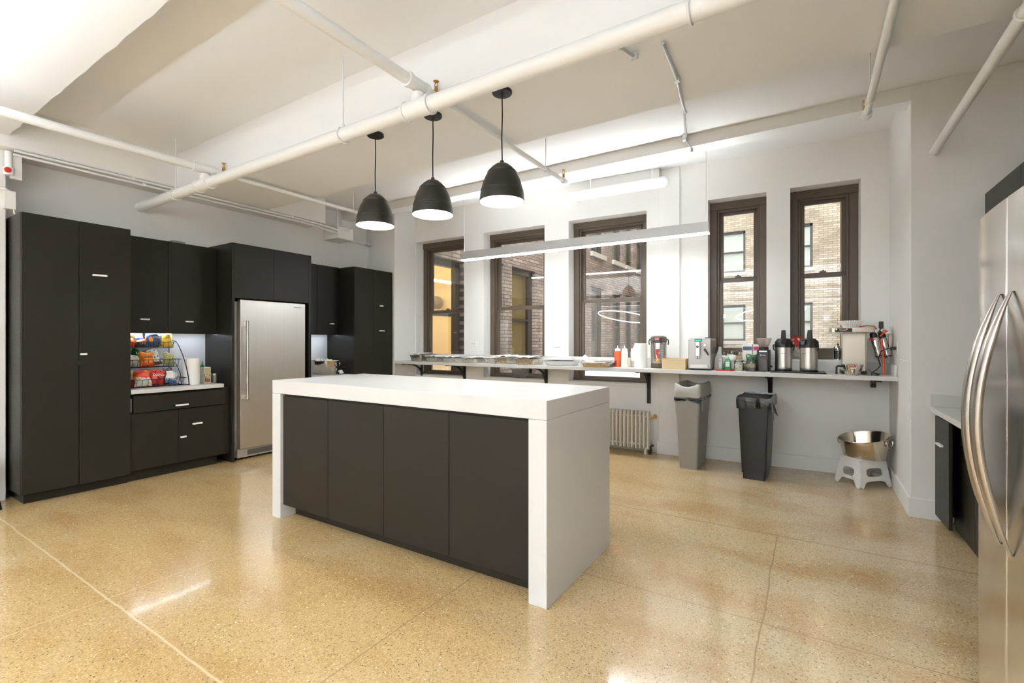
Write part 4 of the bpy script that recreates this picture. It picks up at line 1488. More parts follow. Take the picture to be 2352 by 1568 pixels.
snack('bright orange cheese puff bag on the middle rack tier', (-5.632, 2.06, z2), 0.125, 0.15, b_cheeto, 'Cheetos', INK, 0.030, seed=9)
snack('cream bag with dark picture on the middle rack tier', (-5.69, 2.165, z2), 0.10, 0.17, b_cream, seed=10, roll=-0.2)
snack('olive green snack bag at the right end of the middle rack tier', (-5.645, 2.25, z2), 0.105, 0.13, b_olive, seed=11, roll=0.15)
snack('white and red snack bag at the left end of the bottom rack tier', (-5.60, 1.945, z1), 0.13, 0.16, b_white, seed=12)
snack('white and red popped chip bag on the bottom rack tier', (-5.525, 1.99, z1), 0.145, 0.16, b_pop, 'popchips', WHITEINK, 0.028, seed=13, wz=0.3)
snack('red tortilla chip bag with white lettering on the bottom rack tier', (-5.545, 2.115, z1), 0.12, 0.15, b_red, 'Doritos', WHITEINK, 0.032, seed=14, roll=0.12)
snack('white and blue popcorn bag on the bottom rack tier', (-5.53, 2.225, z1), 0.105, 0.13, b_smart, seed=15, roll=0.2)
snack('maroon see through snack bag at the right end of the bottom rack tier', (-5.635, 2.255, z1), 0.09, 0.17, b_maroon, seed=16)


def paper_roll(label, loc, r, h):
    t = thing('paper_towel_roll', label, 'paper towels', loc, 0, 'paper towel rolls')
    MB().lathe([(0.018, 0), (r - 0.002, 0), (r, 0.003), (r, h - 0.003), (r - 0.002, h), (0.018, h), (0.018, h - 0.02)], 40).build('paper', PAPER, t, smooth=30)
    MB().lathe([(0.0178, 0.001), (0.0178, h - 0.001), (0.0165, h - 0.001), (0.0165, 0.001)], 20).build('core', M('cardboard', (176, 148, 112), 0.8), t)
    return t


paper_roll('white paper towel roll beside the snack rack, front of two', (-5.475, 2.412, CT), 0.058, 0.272)
paper_roll('white paper towel roll behind the front one beside the snack rack', (-5.60, 2.425, CT), 0.058, 0.272)
t = thing('carton', 'white carton with brown picture on the left counter beside the towel rolls', 'carton', (-5.56, 2.562, CT))
MB().box(-0.055, 0.055, -0.035, 0.035, 0, 0.175).build('box', M('carton_white', (232, 228, 214), 0.6), t, smooth=0, bevel=0.002)
MB().box(0.0552, 0.0556, -0.03, 0.03, 0.01, 0.165).build('printed_panel', two_tone('carton_print', (150, 110, 60), (196, 180, 140), (110, 70, 40), 0.3), t, smooth=0)
for k, (x, y) in enumerate(((-5.70, 2.535), (-5.70, 2.60))):
    t = thing('squeeze_bottle', 'green tipped squeeze bottle behind the white carton, ' + ('left of two' if k == 0 else 'right of two'), 'bottle', (x, y, CT), 0, 'green tipped bottles')
    MB().lathe([(0, 0), (0.026, 0), (0.028, 0.004), (0.028, 0.14), (0.02, 0.165), (0.014, 0.17), (0, 0.17)], 20).build('body', M('pale_bottle', (200, 206, 190), 0.4), t)
    MB().lathe([(0.021, 0.165), (0.021, 0.185), (0.008, 0.195), (0.003, 0.235), (0, 0.236)], 16).build('nozzle', M('green_plastic', (20, 160, 70), 0.4), t)
for k, (x, y, r, h) in enumerate(((-5.55, 2.655, 0.021, 0.10), (-5.66, 2.67, 0.018, 0.13))):
    t = thing('spice_jar', 'small glass spice jar beside the fridge panel, ' + ('front of two' if k == 0 else 'back of two'), 'jar', (x, y, CT), 0, 'spice jars')
    MB().lathe([(0, 0), (r, 0), (r, h * 0.72), (r * 0.8, h * 0.8), (0, h * 0.8)], 18).build('glass', M('spice_glass', (150, 140, 126), 0.2), t)
    MB().lathe([(r * 0.85, h * 0.8), (r * 0.85, h), (0, h)], 18).build('lid', WHITEP if k == 0 else BLACKP, t)
bx = tag(MB().box(-0.05, 0.05, -0.06, 0.06, 0, 0.02).build('shallow_box', GREYP, smooth=0, bevel=0.002), 'small grey flat box lying on top of the wall cabinet', 'box')
put(bx, (-5.72, 2.36, 2.366))

# party bucket past the fridge
make_tub('steel_tub', 'oval stainless tub full of snack packets on the counter past the fridge', (-5.66, 4.135, CT + 0.001), 0.35, (0, 0), rx=0.205, ry=0.16, H=0.185)
pk = [(-0.08, -0.04, 0.10, 0.5), (0.02, -0.02, 0.11, 1.3), (0.09, 0.05, 0.10, 0.2), (-0.02, 0.05, 0.10, 2.2), (0.11, -0.03, 0.09, -0.6), (-0.11, 0.03, 0.09, 1.9)]
pm = [two_tone('packet_white', (214, 206, 190), (242, 240, 234), None, 0.3), two_tone('packet_yellow', (232, 220, 160), (240, 238, 226), (214, 180, 60), 0.3),
      two_tone('packet_pink', (220, 60, 120), (240, 236, 232), None, 0.2)]
names = ('white snack packet at the left of the steel tub', 'tall white snack packet in the middle of the steel tub', 'yellow tinted packet at the right rim of the steel tub',
         'white packet at the back of the steel tub', 'pink edged packet at the front right of the steel tub', 'cream packet at the far left of the steel tub')
for k, (dx, dy, dz, rz) in enumerate(pk):
    snack(names[k], (-5.66 + dx * 0.7, 4.135 + dy * 0.7, CT + dz + 0.01), 0.09, 0.10, pm[(0, 0, 1, 0, 2, 1)[k]], seed=30 + k, t=0.010, lean=-0.3 - 0.1 * (k % 3), rz=PI / 2 + rz * 0.5, roll=0.3 * ((k % 3) - 1), name='snack_packet', group='snack packets in the steel tub')
nk = snack('crumpled white napkin beside the steel tub', (-5.47, 4.27, CT + 0.012), 0.07, 0.06, PAPER, seed=50, t=0.02, lean=-0.9, name='napkin', group=None, cat='napkin')

# ================================================================== things on the long shelf
def foil_tray(label, x, y, w, d, h, lid=True, rz=0.0, liftl=0.01, seed=0, group='foil catering trays'):
    t = thing('foil_tray', label, 'tray', (x, y, zs(x) + 0.001), rz, group)
    m = MB()
    a, b = w / 2, d / 2
    m.loft([rr_ring(a * 0.80, b * 0.86, 0.0, 0.02), rr_ring(a * 0.97, b * 0.98, h, 0.025), rr_ring(a * 1.03, b * 1.03, h + 0.001, 0.028),
            rr_ring(a * 1.03, b * 1.03, h + 0.005, 0.028), rr_ring(a * 0.96, b * 0.97, h + 0.004, 0.025), rr_ring(a * 0.79, b * 0.85, 0.003, 0.02)], cap0=True, cap1=True)
    m.build('pan', FOIL, t, smooth=30)
    if lid:
        R = random.Random(seed)
        n = 8
        rings = []
        for i in range(n + 1):
            x_ = (-1.04 + 2.08 * i / n) * a
            row = []
            zz = h + 0.008 + liftl * abs(math.sin(i * 0.9 + seed)) 
            rings.append([(x_, -b * 1.06, zz + R.uniform(0, 0.006)), (x_, b * 1.06, zz + 0.004 + R.uniform(0, 0.004)), (x_, b * 1.06, zz + 0.0065 + 0.004), (x_, -b * 1.06, zz + 0.0028 + 0.006)])
        MB().loft(rings).build('lid', M('lid_card', (238, 236, 232), 0.5, var=0.03), t, smooth=0)
    return t


foil_tray('small foil tray with raised white lid, nearest the pier on the shelf', -4.94, 5.29, 0.24, 0.30, 0.085, True, 0.05, 0.02, 1)
foil_tray('second foil tray from the pier on the shelf', -4.63, 5.30, 0.22, 0.32, 0.058, True, -0.03, 0.012, 2)
foil_tray('third foil tray from the pier on the shelf', -4.31, 5.30, 0.24, 0.32, 0.055, True, 0.02, 0.016, 3)
foil_tray('fourth foil tray from the pier on the shelf', -3.95, 5.28, 0.25, 0.30, 0.056, True, 0.03, 0.01, 4)
foil_tray('foil tray set back between the fourth and sixth trays on the shelf', -3.66, 5.37, 0.20, 0.28, 0.055, True, 0.0, 0.01, 5)
foil_tray('sixth foil tray from the pier, deep with a bent white lid', -3.40, 5.27, 0.25, 0.31, 0.078, True, -0.03, 0.022, 6)
foil_tray('seventh foil tray from the pier, beside the glass dish', -3.05, 5.27, 0.30, 0.32, 0.072, True, 0.0, 0.022, 7)
t = thing('glass_dish', 'clear glass baking dish under plastic wrap on the shelf', 'dish', (-2.60, 5.29, zs(-2.6) + 0.001), 0.04)
m = MB()
m.loft([rr_ring(0.17, 0.10, 0.0, 0.03), rr_ring(0.20, 0.125, 0.05, 0.04), rr_ring(0.215, 0.135, 0.052, 0.045), rr_ring(0.215, 0.135, 0.058, 0.045), rr_ring(0.195, 0.12, 0.054, 0.038), rr_ring(0.165, 0.095, 0.006, 0.03)])
m.build('dish', M('milky_glass', (226, 226, 222), 0.12, spec=0.6), t, smooth=40)
tag(bag_mesh(0.44, 0.27, 0.014, 61).xf(Matrix.Translation((0, 0.135, 0)) @ Matrix.Rotation(PI / 2, 4, 'X')).build('plastic_sheet', M('plastic_wrap', (238, 238, 238), 0.2, coat=0.5), smooth=60), 'white plastic sheet laid over the glass baking dish', 'plastic wrap')
put(bpy.data.objects['plastic_sheet'], (-2.62, 5.29, zs(-2.6) + 0.076), 0.1)
# crumpled clear bag
m = MB()
R = random.Random(9)
rings = []
for i in range(9):
    v = i / 8
    r_ = 0.075 * math.sin(PI * (0.08 + 0.9 * v)) + 0.01
    rings.append([(r_ * math.cos(a) * (1 + R.uniform(-0.25, 0.25)), r_ * math.sin(a) * (1 + R.uniform(-0.25, 0.25)), 0.12 * v + R.uniform(-0.006, 0.006)) for a in [2 * PI * j / 18 for j in range(18)]])
m.loft(rings)
cb = m.build('plastic_bag', M('crumpled_plastic', (232, 234, 236), 0.15, bump=0.6, scale=30, coat=0.6), smooth=25)
tag(cb, 'crumpled clear plastic bag on the shelf left of the flat foil tray', 'plastic bag')
put(cb, (-2.342, 5.40, zs(-2.3) + 0.012), 0.4)
cb.scale = (0.55, 0.55, 1.0)
ft8 = foil_tray('shallow foil tray with dark cutlery in front of the third window', -2.11, 5.27, 0.36, 0.30, 0.046, False, 0.03, 0.0, 8)
pw = tag(MB().box(-0.13, 0.13, -0.11, 0.11, 0, 0.006).build('paper_sheet', PAPER, smooth=0, bevel=0.001), 'white paper lying in the shallow foil tray', 'paper')
put(pw, (-2.14, 5.29, zs(-2.1) + 0.0535), 0.12)
for k in range(3):
    t = thing('serving_tongs', 'dark serving utensil lying across the shallow foil tray, ' + ('nearest the front edge', 'middle of three', 'nearest the window')[k], 'utensil', (-2.02 + 0.012 * k, 5.20 + 0.05 * k, zs(-2.1) + 0.066), 0.25 + 0.1 * k, 'dark utensils in the foil tray')
    MB().tube([(-0.11, 0, 0), (0.05, 0, 0.004)], 0.004, 8).build('handle', M('utensil_dark', (60, 48, 40), 0.4), t)
    MB().lathe([(0, -0.002), (0.02, 0), (0.02, 0.003), (0, 0.003)], 12, (0.065, 0, 0.003), sx=1.3).build('bowl', MATS['utensil_dark'], t)


def squeeze(label, x, y, mat, h=0.195, r=0.039):
    t = thing('squeeze_bottle', label, 'bottle', (x, y, zs(x)), 0, 'sauce squeeze bottles')
    MB().lathe([(0, 0.001), (r - 0.004, 0.001), (r, 0.006), (r, h - 0.025), (r - 0.006, h - 0.008), (r - 0.012, h - 0.004), (0, h - 0.004)], 28).build('body', mat, t)
    MB().lathe([(r - 0.008, h - 0.008), (r - 0.006, h - 0.006), (r - 0.006, h + 0.014), (r - 0.012, h + 0.020), (0.010, h + 0.024), (0.007, h + 0.032), (0.003, h + 0.058), (0, h + 0.058)], 24).build('nozzle_cap', WHITEP, t)
    return t


squeeze('orange sauce squeeze bottle with white cap on the shelf', -1.918, 5.38, M('orange_sauce', (216, 98, 56), 0.35, var=0.1))
squeeze('white sauce squeeze bottle right beside the orange one', -1.830, 5.37, M('white_sauce', (236, 232, 216), 0.35))
squeeze('third squeeze bottle, half empty, between white bottle and tall paper roll', -1.752, 5.47, two_tone('half_sauce', (206, 190, 172), (236, 234, 226), None, 0.35, scale=0.5))
paper_roll('tall white paper roll between squeeze bottles and hot water urn', (-1.640, 5.37, zs(-1.6)), 0.072, 0.277)

# hot water urn
t = thing('hot_water_dispenser', 'silver hot water dispenser with red sticker on the shelf', 'water dispenser', (-1.450, 5.42, zs(-1.46)), 0.12)
MB().lathe([(0, 0), (0.083, 0), (0.086, 0.006), (0.084, 0.055), (0, 0.055)], 40).build('base', M('urn_base', (92, 82, 68), 0.45), t)
MB().lathe([(0.084, 0.0555), (0.086, 0.06), (0.086, 0.285), (0.082, 0.30), (0, 0.30)], 40).build('body', M('urn_steel', (188, 182, 174), 0.25, 0.9), t)
MB().lathe([(0.088, 0.290), (0.090, 0.30), (0.090, 0.335), (0.082, 0.352), (0.05, 0.366), (0, 0.37)], 40).build('lid', M('urn_lid', (110, 102, 92), 0.35, 0.3), t)
MB().lathe([(0, 0.372), (0.06, 0.364), (0.055, 0.371), (0, 0.377)], 30).build('lid_plate', WHITEP, t)
m = MB().rbox(-0.045, 0.045, -0.125, -0.06, 0.292, 0.345, 0.018)
m.build('spout_head', M('urn_head', (74, 66, 56), 0.4), t, bevel=0.003)
MB().box(-0.022, 0.022, -0.1268, -0.1255, 0.318, 0.338).build('pink_label', M('pink_label', (250, 120, 150), 0.5), t, smooth=0)
m = MB()
m.rbox(-0.020, 0.020, -0.0895, -0.083, 0.075, 0.215, 0.003)
m.build('sticker', two_tone('urn_sticker', (206, 150, 50), (170, 30, 50), (240, 236, 230), 0.25, scale=5), t)
m = MB().rbox(0.030, 0.068, -0.088, -0.04, 0.075, 0.275, 0.006)
m.build('water_gauge', M('urn_gauge', (120, 116, 110), 0.15, spec=0.7), t)
for i in range(7):
    MB().box(0.036, 0.062, -0.0893, -0.0883, 0.10 + i * 0.025, 0.102 + i * 0.025).build('gauge_mark', WHITEINK, t, smooth=0)
for sg in (-1, 1):
    MB().tube([(0.090 * sg, 0, 0.325), (0.104 * sg, 0, 0.318), (0.107 * sg, 0, 0.29), (0.102 * sg, 0, 0.262)], 0.006, 8).build('carry_handle', BLACKP, t)

# wooden box
t = thing('wooden_box', 'open pale wooden box between hot water dispenser and espresso machine', 'box', (-1.236, 5.335, zs(-1.25) + 0.001))
a, b, h = 0.122, 0.13, 0.115
MB().box(-a, a, -b, b, 0, 0.01).build('bottom', WOOD, t, smooth=0)
for nm, q in (('front_panel', (-a, a, -b, -b + 0.011)), ('back_panel', (-a, a, b - 0.011, b)), ('side_panel', (-a, -a + 0.011, -b + 0.0111, b - 0.0111)), ('side_panel', (a - 0.011, a, -b + 0.0111, b - 0.0111))):
    MB().box(*q, 0.0101, h).build(nm, WOOD, t, smooth=0, bevel=0.001)
nap = MB()
for k in range(6):
    nap.box(-a + 0.02, a - 0.02, -b + 0.02, b - 0.02, 0.011 + k * 0.014, 0.022 + k * 0.014)
tag(MB().box(-a + 0.02, a - 0.02, -b + 0.02, b - 0.02, 0, 0.085).build('napkin_stack', PAPER, smooth=0, bevel=0.004), 'stack of napkins inside the pale wooden box', 'napkins')
put(bpy.data.objects['napkin_stack'], (-1.236, 5.335, zs(-1.25) + 0.0115))

# espresso machine
t = thing('espresso_machine', 'compact silver espresso machine with green display on the shelf', 'espresso machine', (-0.985, 5.43, zs(-1.1) + 0.001), 0.02)
ES = M('espresso_silver', (186, 184, 180), 0.35, 0.35, var=0.03)
w, d = 0.113, 0.18
MB().rbox(-w + 0.006, w - 0.006, -d + 0.01, d - 0.01, 0.0, 0.012, 0.02).build('foot', BLACKP, t)
m = MB().rbox(-w, w, -d, d, 0.0121, 0.322, 0.012)
m.build('body', ES, t, bevel=0.003)
m = MB().rbox(-w + 0.004, w - 0.004, -d + 0.03, d, 0.3221, 0.335, 0.01)
m.build('top_cover', M('espresso_top', (170, 168, 164), 0.4, 0.3), t, bevel=0.003)
MB().box(w, w + 0.003, -d + 0.02, d - 0.02, 0.17, 0.31).build('side_grille', M('espresso_side', (116, 118, 122), 0.4, 0.4), t, smooth=0, bevel=0.002)
m = MB().rbox(-w + 0.004, w - 0.004, -d - 0.008, -d + 0.002, 0.03, 0.105, 0.004)
m.build('drip_front', ES, t)
m = MB()
m.rbox(-w + 0.018, w - 0.012, -d - 0.055, -d - 0.002, 0.02, 0.055, 0.014, (-w + 0.026, w - 0.022, -d - 0.045, -d - 0.002))
m.build('drip_tray', M('espresso_tray', (206, 204, 198), 0.3, 0.3), t, bevel=0.003)
m = MB().rbox(-w + 0.074, -w + 0.126, -d - 0.040, -d - 0.001, 0.145, 0.295, 0.010)
m.build('coffee_spout', CHROME, t, bevel=0.003)
for sx_ in (-0.012, 0.012):
    MB().tube([(-w + 0.10 + sx_, -d - 0.028, 0.15), (-w + 0.10 + sx_, -d - 0.028, 0.12)], 0.006, 10).build('spout_nozzle', CHROME, t)
MB().lathe([(0.0, 0), (0.013, 0), (0.013, 0.003), (0, 0.003)], 20).xf(Matrix.Translation((-w + 0.1, -d - 0.040, 0.245)) @ Matrix.Rotation(PI / 2, 4, 'X')).build('emblem', INK, t)
text(t, 'emblem_lettering', 'jura', 0.012, WHITEINK, (-w + 0.1, -d - 0.0438, 0.245), FACE_Y)
m = MB().rbox(-w + 0.066, -w + 0.136, -d - 0.012, -d + 0.05, 0.300, 0.3225, 0.006)
m.build('display_housing', BLACKP, t)
MB().box(-w + 0.074, -w + 0.128, -d - 0.0135, -d - 0.0121, 0.306, 0.318).build('display', emission('green_display', (0.05, 0.75, 0.25), 1.2), t, smooth=0)
MB().lathe([(0, 0), (0.016, 0), (0.016, 0.02), (0.013, 0.024), (0, 0.024)], 24).xf(Matrix.Translation((w - 0.058, -d, 0.262)) @ Matrix.Rotation(PI / 2, 4, 'X')).build('dial', CHROME, t)
MB().tube([(w - 0.063, -d - 0.012, 0.222), (w - 0.035, -d - 0.02, 0.18), (w - 0.022, -d - 0.02, 0.158)], [0.010, 0.009, 0.007], 12).build('milk_nozzle', M('nozzle_brown', (70, 50, 40), 0.3, 0.4), t)
MB().lathe([(0.03, 0.335), (0.028, 0.343), (0, 0.345)], 24, (0.05, 0.03, 0)).build('water_lid', M('dark_grey', (70, 70, 72), 0.4), t)

# grey coffee bag, white bag, pitchers
m = MB()
m.loft([[(-0.042, -0.035, 0), (0.042, -0.035, 0), (0.042, 0.035, 0), (-0.042, 0.035, 0)], [(-0.03, -0.032, 0.13), (0.040, -0.032, 0.13), (0.040, 0.032, 0.13), (-0.03, 0.032, 0.13)],
        [(0.000, -0.012, 0.21), (0.032, -0.012, 0.21), (0.032, 0.010, 0.21), (0.0, 0.010, 0.21)], [(0.004, -0.004, 0.245), (0.032, -0.004, 0.245), (0.032, 0.003, 0.245), (0.004, 0.003, 0.245)]])
cbag = tag(m.build('coffee_bag', M('grey_kraft', (188, 184, 178), 0.5, var=0.06), smooth=0, bevel=0.004), 'grey gusseted coffee bag beside the espresso machine', 'coffee bag')
put(cbag, (-0.825, 5.43, zs(-0.8)), 0.1)
MB().box(0.008, 0.034, -0.0362, -0.0352, 0.02, 0.12).build('label', WHITEP, cbag, smooth=0)
MB().box(0.012, 0.024, -0.0367, -0.0363, 0.085, 0.10).build('green_mark', MATS['green_plastic'], cbag, smooth=0)
wb = snack('crumpled white paper bag behind the green soap on the shelf', (-0.735, 5.52, zs(-0.66)), 0.15, 0.155, PAPER, seed=70, t=0.036, lean=-0.05, rz=0.0, name='paper_bag', group=None, cat='paper bag')
for k, x in enumerate((-0.80, -0.72, -0.640)):
    t = thing('milk_pitcher', 'steel milk pitcher behind the white paper bag, ' + ('left', 'middle', 'right')[k] + ' of three', 'pitcher', (x, 5.635, zs(x) + 0.001), -1.4 - 0.1 * k, 'steel milk pitchers')
    hh = 0.185 + 0.012 * (k % 2)
    MB().lathe([(0, 0), (0.036, 0), (0.039, 0.02), (0.030, hh - 0.05), (0.033, hh), (0.031, hh), (0.028, hh - 0.05), (0.036, 0.02), (0, 0.004)], 24).build('body', STEELV, t)
    MB().tube([(0.031, 0, hh - 0.015), (0.055, 0, hh - 0.03), (0.058, 0, 0.08), (0.036, 0, 0.05)], 0.004, 8).build('handle', STEELV, t)

# tea boxes standing at the back
for k, (x, col, lab) in enumerate(((-0.562, (78, 88, 112), 'white tea box with a slate blue band behind the glass jars'), (-0.462, (216, 28, 112), 'white tea box with a magenta band beside the coffee grinder'))):
    t = thing('tea_box', lab, 'box', (x, 5.62, zs(x)), 0.0, 'tea boxes')
    MB().box(-0.047, 0.047, -0.03, 0.03, 0, 0.272).build('box', WHITEP, t, smooth=0, bevel=0.002)
    MB().box(-0.042, 0.042, -0.0312, -0.0302, 0.208, 0.248).build('colour_band', M('tea_band_%d' % k, col, 0.5), t, smooth=0)
    MB().box(-0.042, 0.042, -0.0306, -0.0302, 0.03, 0.205).build('white_panel', M('tea_panel', (240, 238, 232), 0.6), t, smooth=0)

# soap on the red tray
t = thing('serving_tray', 'small dark tray with a bright red rim under the green soap', 'tray', (-0.745, 5.345, zs(-0.75)))
m = MB()
m.loft([rr_ring(0.078, 0.10, 0.0, 0.02), rr_ring(0.086, 0.108, 0.012, 0.024), rr_ring(0.082, 0.104, 0.012, 0.022), rr_ring(0.076, 0.098, 0.003, 0.02)])
m.build('rim', RED, t, smooth=30)
MB().rbox(-0.074, 0.074, -0.096, 0.096, 0.0032, 0.0045, 0.02).build('mat', M('tray_mat', (70, 66, 62), 0.6), t)
t = thing('soap_dispenser', 'green hand soap bottle with clear pump on the red tray', 'soap bottle', (-0.722, 5.36, zs(-0.72) + 0.005))
GS = M('green_soap', (60, 176, 110), 0.1, spec=0.6, trans=0.25)
m = MB()
m.loft([rr_ring(0.030, 0.020, 0.0, 0.012), rr_ring(0.034, 0.022, 0.006, 0.014), rr_ring(0.033, 0.022, 0.085, 0.014), rr_ring(0.020, 0.017, 0.11, 0.012), rr_ring(0.013, 0.013, 0.118, 0.01)])
m.build('bottle', GS, t, smooth=50)
m = MB().lathe([(0.014, 0.118), (0.014, 0.134), (0.006, 0.136), (0.006, 0.158), (0.012, 0.16), (0.012, 0.168), (0, 0.17)], 16)
m.tube([(0.0, 0, 0.164), (0.03, -0.012, 0.162), (0.036, -0.014, 0.156)], 0.004, 8)
m.build('pump', M('clear_plastic', (206, 220, 214), 0.2, spec=0.5), t)
lb = MB().box(-0.018, 0.018, -0.0235, -0.0225, 0.035, 0.085).build('label', WHITEINK, t, smooth=0)
text(lb, 'label_lettering', 'PURELL', 0.0085, INK, (0, -0.0240, 0.07), FACE_Y, sx=1.0)


def jar(label, x, y, s, fill, h, rz=0.1):
    t = thing('glass_jar', label, 'jar', (x, y, zs(x)), rz, 'glass storage jars')
    MB().rbox(-s, s, -s, s, 0.001, h, s * 0.35).build('glass', JARG, t)
    MB().rbox(-s + 0.004, s - 0.004, -s + 0.004, s - 0.004, 0.004, h * 0.82, s * 0.33).build('filling', fill, t)
    MB().lathe([(0, h), (s * 0.92, h + 0.0005), (s * 0.92, h + 0.014), (0, h + 0.018)], 24).build('lid', JARG, t)
    MB().tube(arc((0, 0, h + 0.003), s * 0.96, 0, 2 * PI * 23 / 24, 23, 'xy'), 0.002, 6, closed=True).build('clamp_ring', STEELV, t)
    return t


jar('square glass jar of cream coloured sachets behind the shelf edge', -0.621, 5.37, 0.043, two_tone('cream_sachets', (226, 220, 196), (236, 232, 214), (150, 140, 110), 0.5, scale=7), 0.092)
jar('square glass jar of dark twigs beside the coffee grinder', -0.503, 5.345, 0.046, two_tone('dark_twigs', (84, 72, 54), (190, 176, 146), (50, 42, 32), 0.5, scale=14), 0.094, -0.05)
jar('glass jar of brown tea bags set back between the other two jars', -0.560, 5.47, 0.038, two_tone('tea_bags', (130, 100, 66), (196, 170, 130), (90, 110, 60), 0.5, scale=8), 0.092)
snack('dark green foil bag standing behind the glass jars', (-0.515, 5.535, zs(-0.53)), 0.11, 0.165, two_tone('foil_forest', (40, 70, 46), (60, 96, 66), (190, 196, 180), 0.6), seed=72, t=0.03, lean=-0.1, rz=0.15, name='foil_bag', group=None, cat='foil bag')
tt = thing('stirrer_cup', 'small white cup of wooden stirrers behind the cream sachet jar', 'cup', (-0.625, 5.465, zs(-0.64)))
MB().lathe([(0, 0), (0.027, 0), (0.034, 0.11), (0.032, 0.11), (0.025, 0.004), (0, 0.004)], 20).build('cup', PAPER, tt)
for k in range(12):
    a = k * 2.4
    r_ = 0.008 + 0.0013 * k
    MB().tube([(r_ * math.cos(a), r_ * math.sin(a), 0.006), (r_ * 1.2 * math.cos(a), r_ * 1.2 * math.sin(a), 0.155)], 0.0022, 5).build('stirrer', WOOD, tt)

# coffee grinder
t = thing('coffee_grinder', 'black coffee grinder with smoky hopper on the shelf', 'coffee grinder', (-0.397, 5.44, zs(-0.4)), -0.05)
m = MB().rbox(-0.056, 0.056, -0.07, 0.07, 0.0, 0.218, 0.014, (-0.056, 0.056, -0.055, 0.07))
m.build('body', BLACKP, t, bevel=0.002)
m = MB().rbox(-0.042, 0.042, -0.0765, -0.05, 0.012, 0.125, 0.006)
m.build('grounds_bin', M('smoky_plastic', (66, 60, 56), 0.15, spec=0.6), t)
MB().lathe([(0.044, 0.2182), (0.046, 0.225), (0.044, 0.245), (0, 0.245)], 28).build('collar', M('dark_collar', (48, 44, 40), 0.4), t)
MB().lathe([(0.034, 0.2452), (0.046, 0.255), (0.070, 0.325), (0.072, 0.333), (0.066, 0.337), (0, 0.34)], 36).build('hopper', M('hopper_smoke', (196, 176, 166), 0.12, spec=0.6, alpha=0.55), t)
MB().lathe([(0.0, 0.246), (0.032, 0.2465), (0.044, 0.27), (0, 0.275)], 24).build('coffee_beans', M('beans', (70, 40, 28), 0.5, bump=0.6, scale=80), t)
MB().box(-0.036, 0.036, -0.0625, -0.055, 0.196, 0.208).build('chrome_strip', CHROME, t, smooth=0, bevel=0.001)
text(t, 'lettering', 'Baratza', 0.018, WHITEINK, (0, -0.0645, 0.165), FACE_Y)
MB().tube([(0.056, 0.02, 0.05), (0.075, 0.02, 0.048)], 0.010, 12).build('side_knob', BLACKP, t)


# airpots
def make_airpot():
    t = thing('airpot', 'airpot', 'airpot', (0, 0, 0), 0, 'steel airpots on the black mat')
    MB().lathe([(0, 0), (0.074, 0), (0.077, 0.006), (0.076, 0.012), (0, 0.012)], 40).build('base_ring', BLACKP, t)
    MB().lathe([(0.0745, 0.0121), (0.076, 0.016), (0.076, 0.034), (0.0752, 0.035), (0.076, 0.036), (0.076, 0.232), (0, 0.232)], 48).build('body', STEEL, t, smooth=30)
    m = MB()
    m.lathe([(0.080, 0.2322), (0.082, 0.24), (0.080, 0.258), (0, 0.258)], 40)
    m.loft([rr_ring(0.078, 0.078, 0.255, 0.06), rr_ring(0.077, 0.077, 0.285, 0.058), rr_ring(0.055, 0.055, 0.318, 0.045), rr_ring(0.03, 0.03, 0.322, 0.025)])
    m.build('lid', M('airpot_lid', (40, 38, 37), 0.35, var=0.06), t, smooth=35)
    m = MB().loft([[(-0.02, -0.07 + 0.0, 0.300), (0.02, -0.07, 0.300), (0.024, -0.03, 0.322), (-0.024, -0.03, 0.322)], [(-0.018, -0.095, 0.292), (0.018, -0.095, 0.292), (0.018, -0.085, 0.30), (-0.018, -0.085, 0.30)],
                  [(-0.012, -0.105, 0.262), (0.012, -0.105, 0.262), (0.012, -0.093, 0.262), (-0.012, -0.093, 0.262)]])
    m.build('spout', BLACKP, t)
    m = MB().loft([[(-0.024, 0.0, 0.315), (0.024, 0.0, 0.315), (0.024, 0.028, 0.318), (-0.024, 0.028, 0.318)], [(-0.021, 0.006, 0.36), (0.021, 0.006, 0.36), (0.021, 0.026, 0.36), (-0.021, 0.026, 0.36)],
                  [(-0.018, 0.012, 0.405), (0.018, 0.012, 0.405), (0.018, 0.026, 0.405), (-0.018, 0.026, 0.405)]])
    m.build('pump_lever', BLACKP, t, bevel=0.004)
    MB().box(-0.008, 0.008, 0.004, 0.0085, 0.328, 0.345).build('lever_mark', WHITEINK, t, smooth=0)
    for sg in (-1, 1):
        MB().tube([(0.080 * sg, 0, 0.26), (0.090 * sg, 0, 0.255), (0.090 * sg, 0.0, 0.225), (0.080 * sg, 0, 0.20)], 0.006, 8).build('handle_lug', BLACKP, t)
    m = MB().lathe([(0, 0), (0.005, 0), (0.005, 0.0012), (0, 0.0012)], 10).xf(Matrix.Translation((-0.014, -0.0752, 0.172)) @ Matrix.Rotation(PI / 2, 4, 'X'))
    m.box(-0.008, 0.022, -0.0762, -0.0750, 0.1708, 0.1732)
    m.build('emblem', INK, t)
    return t


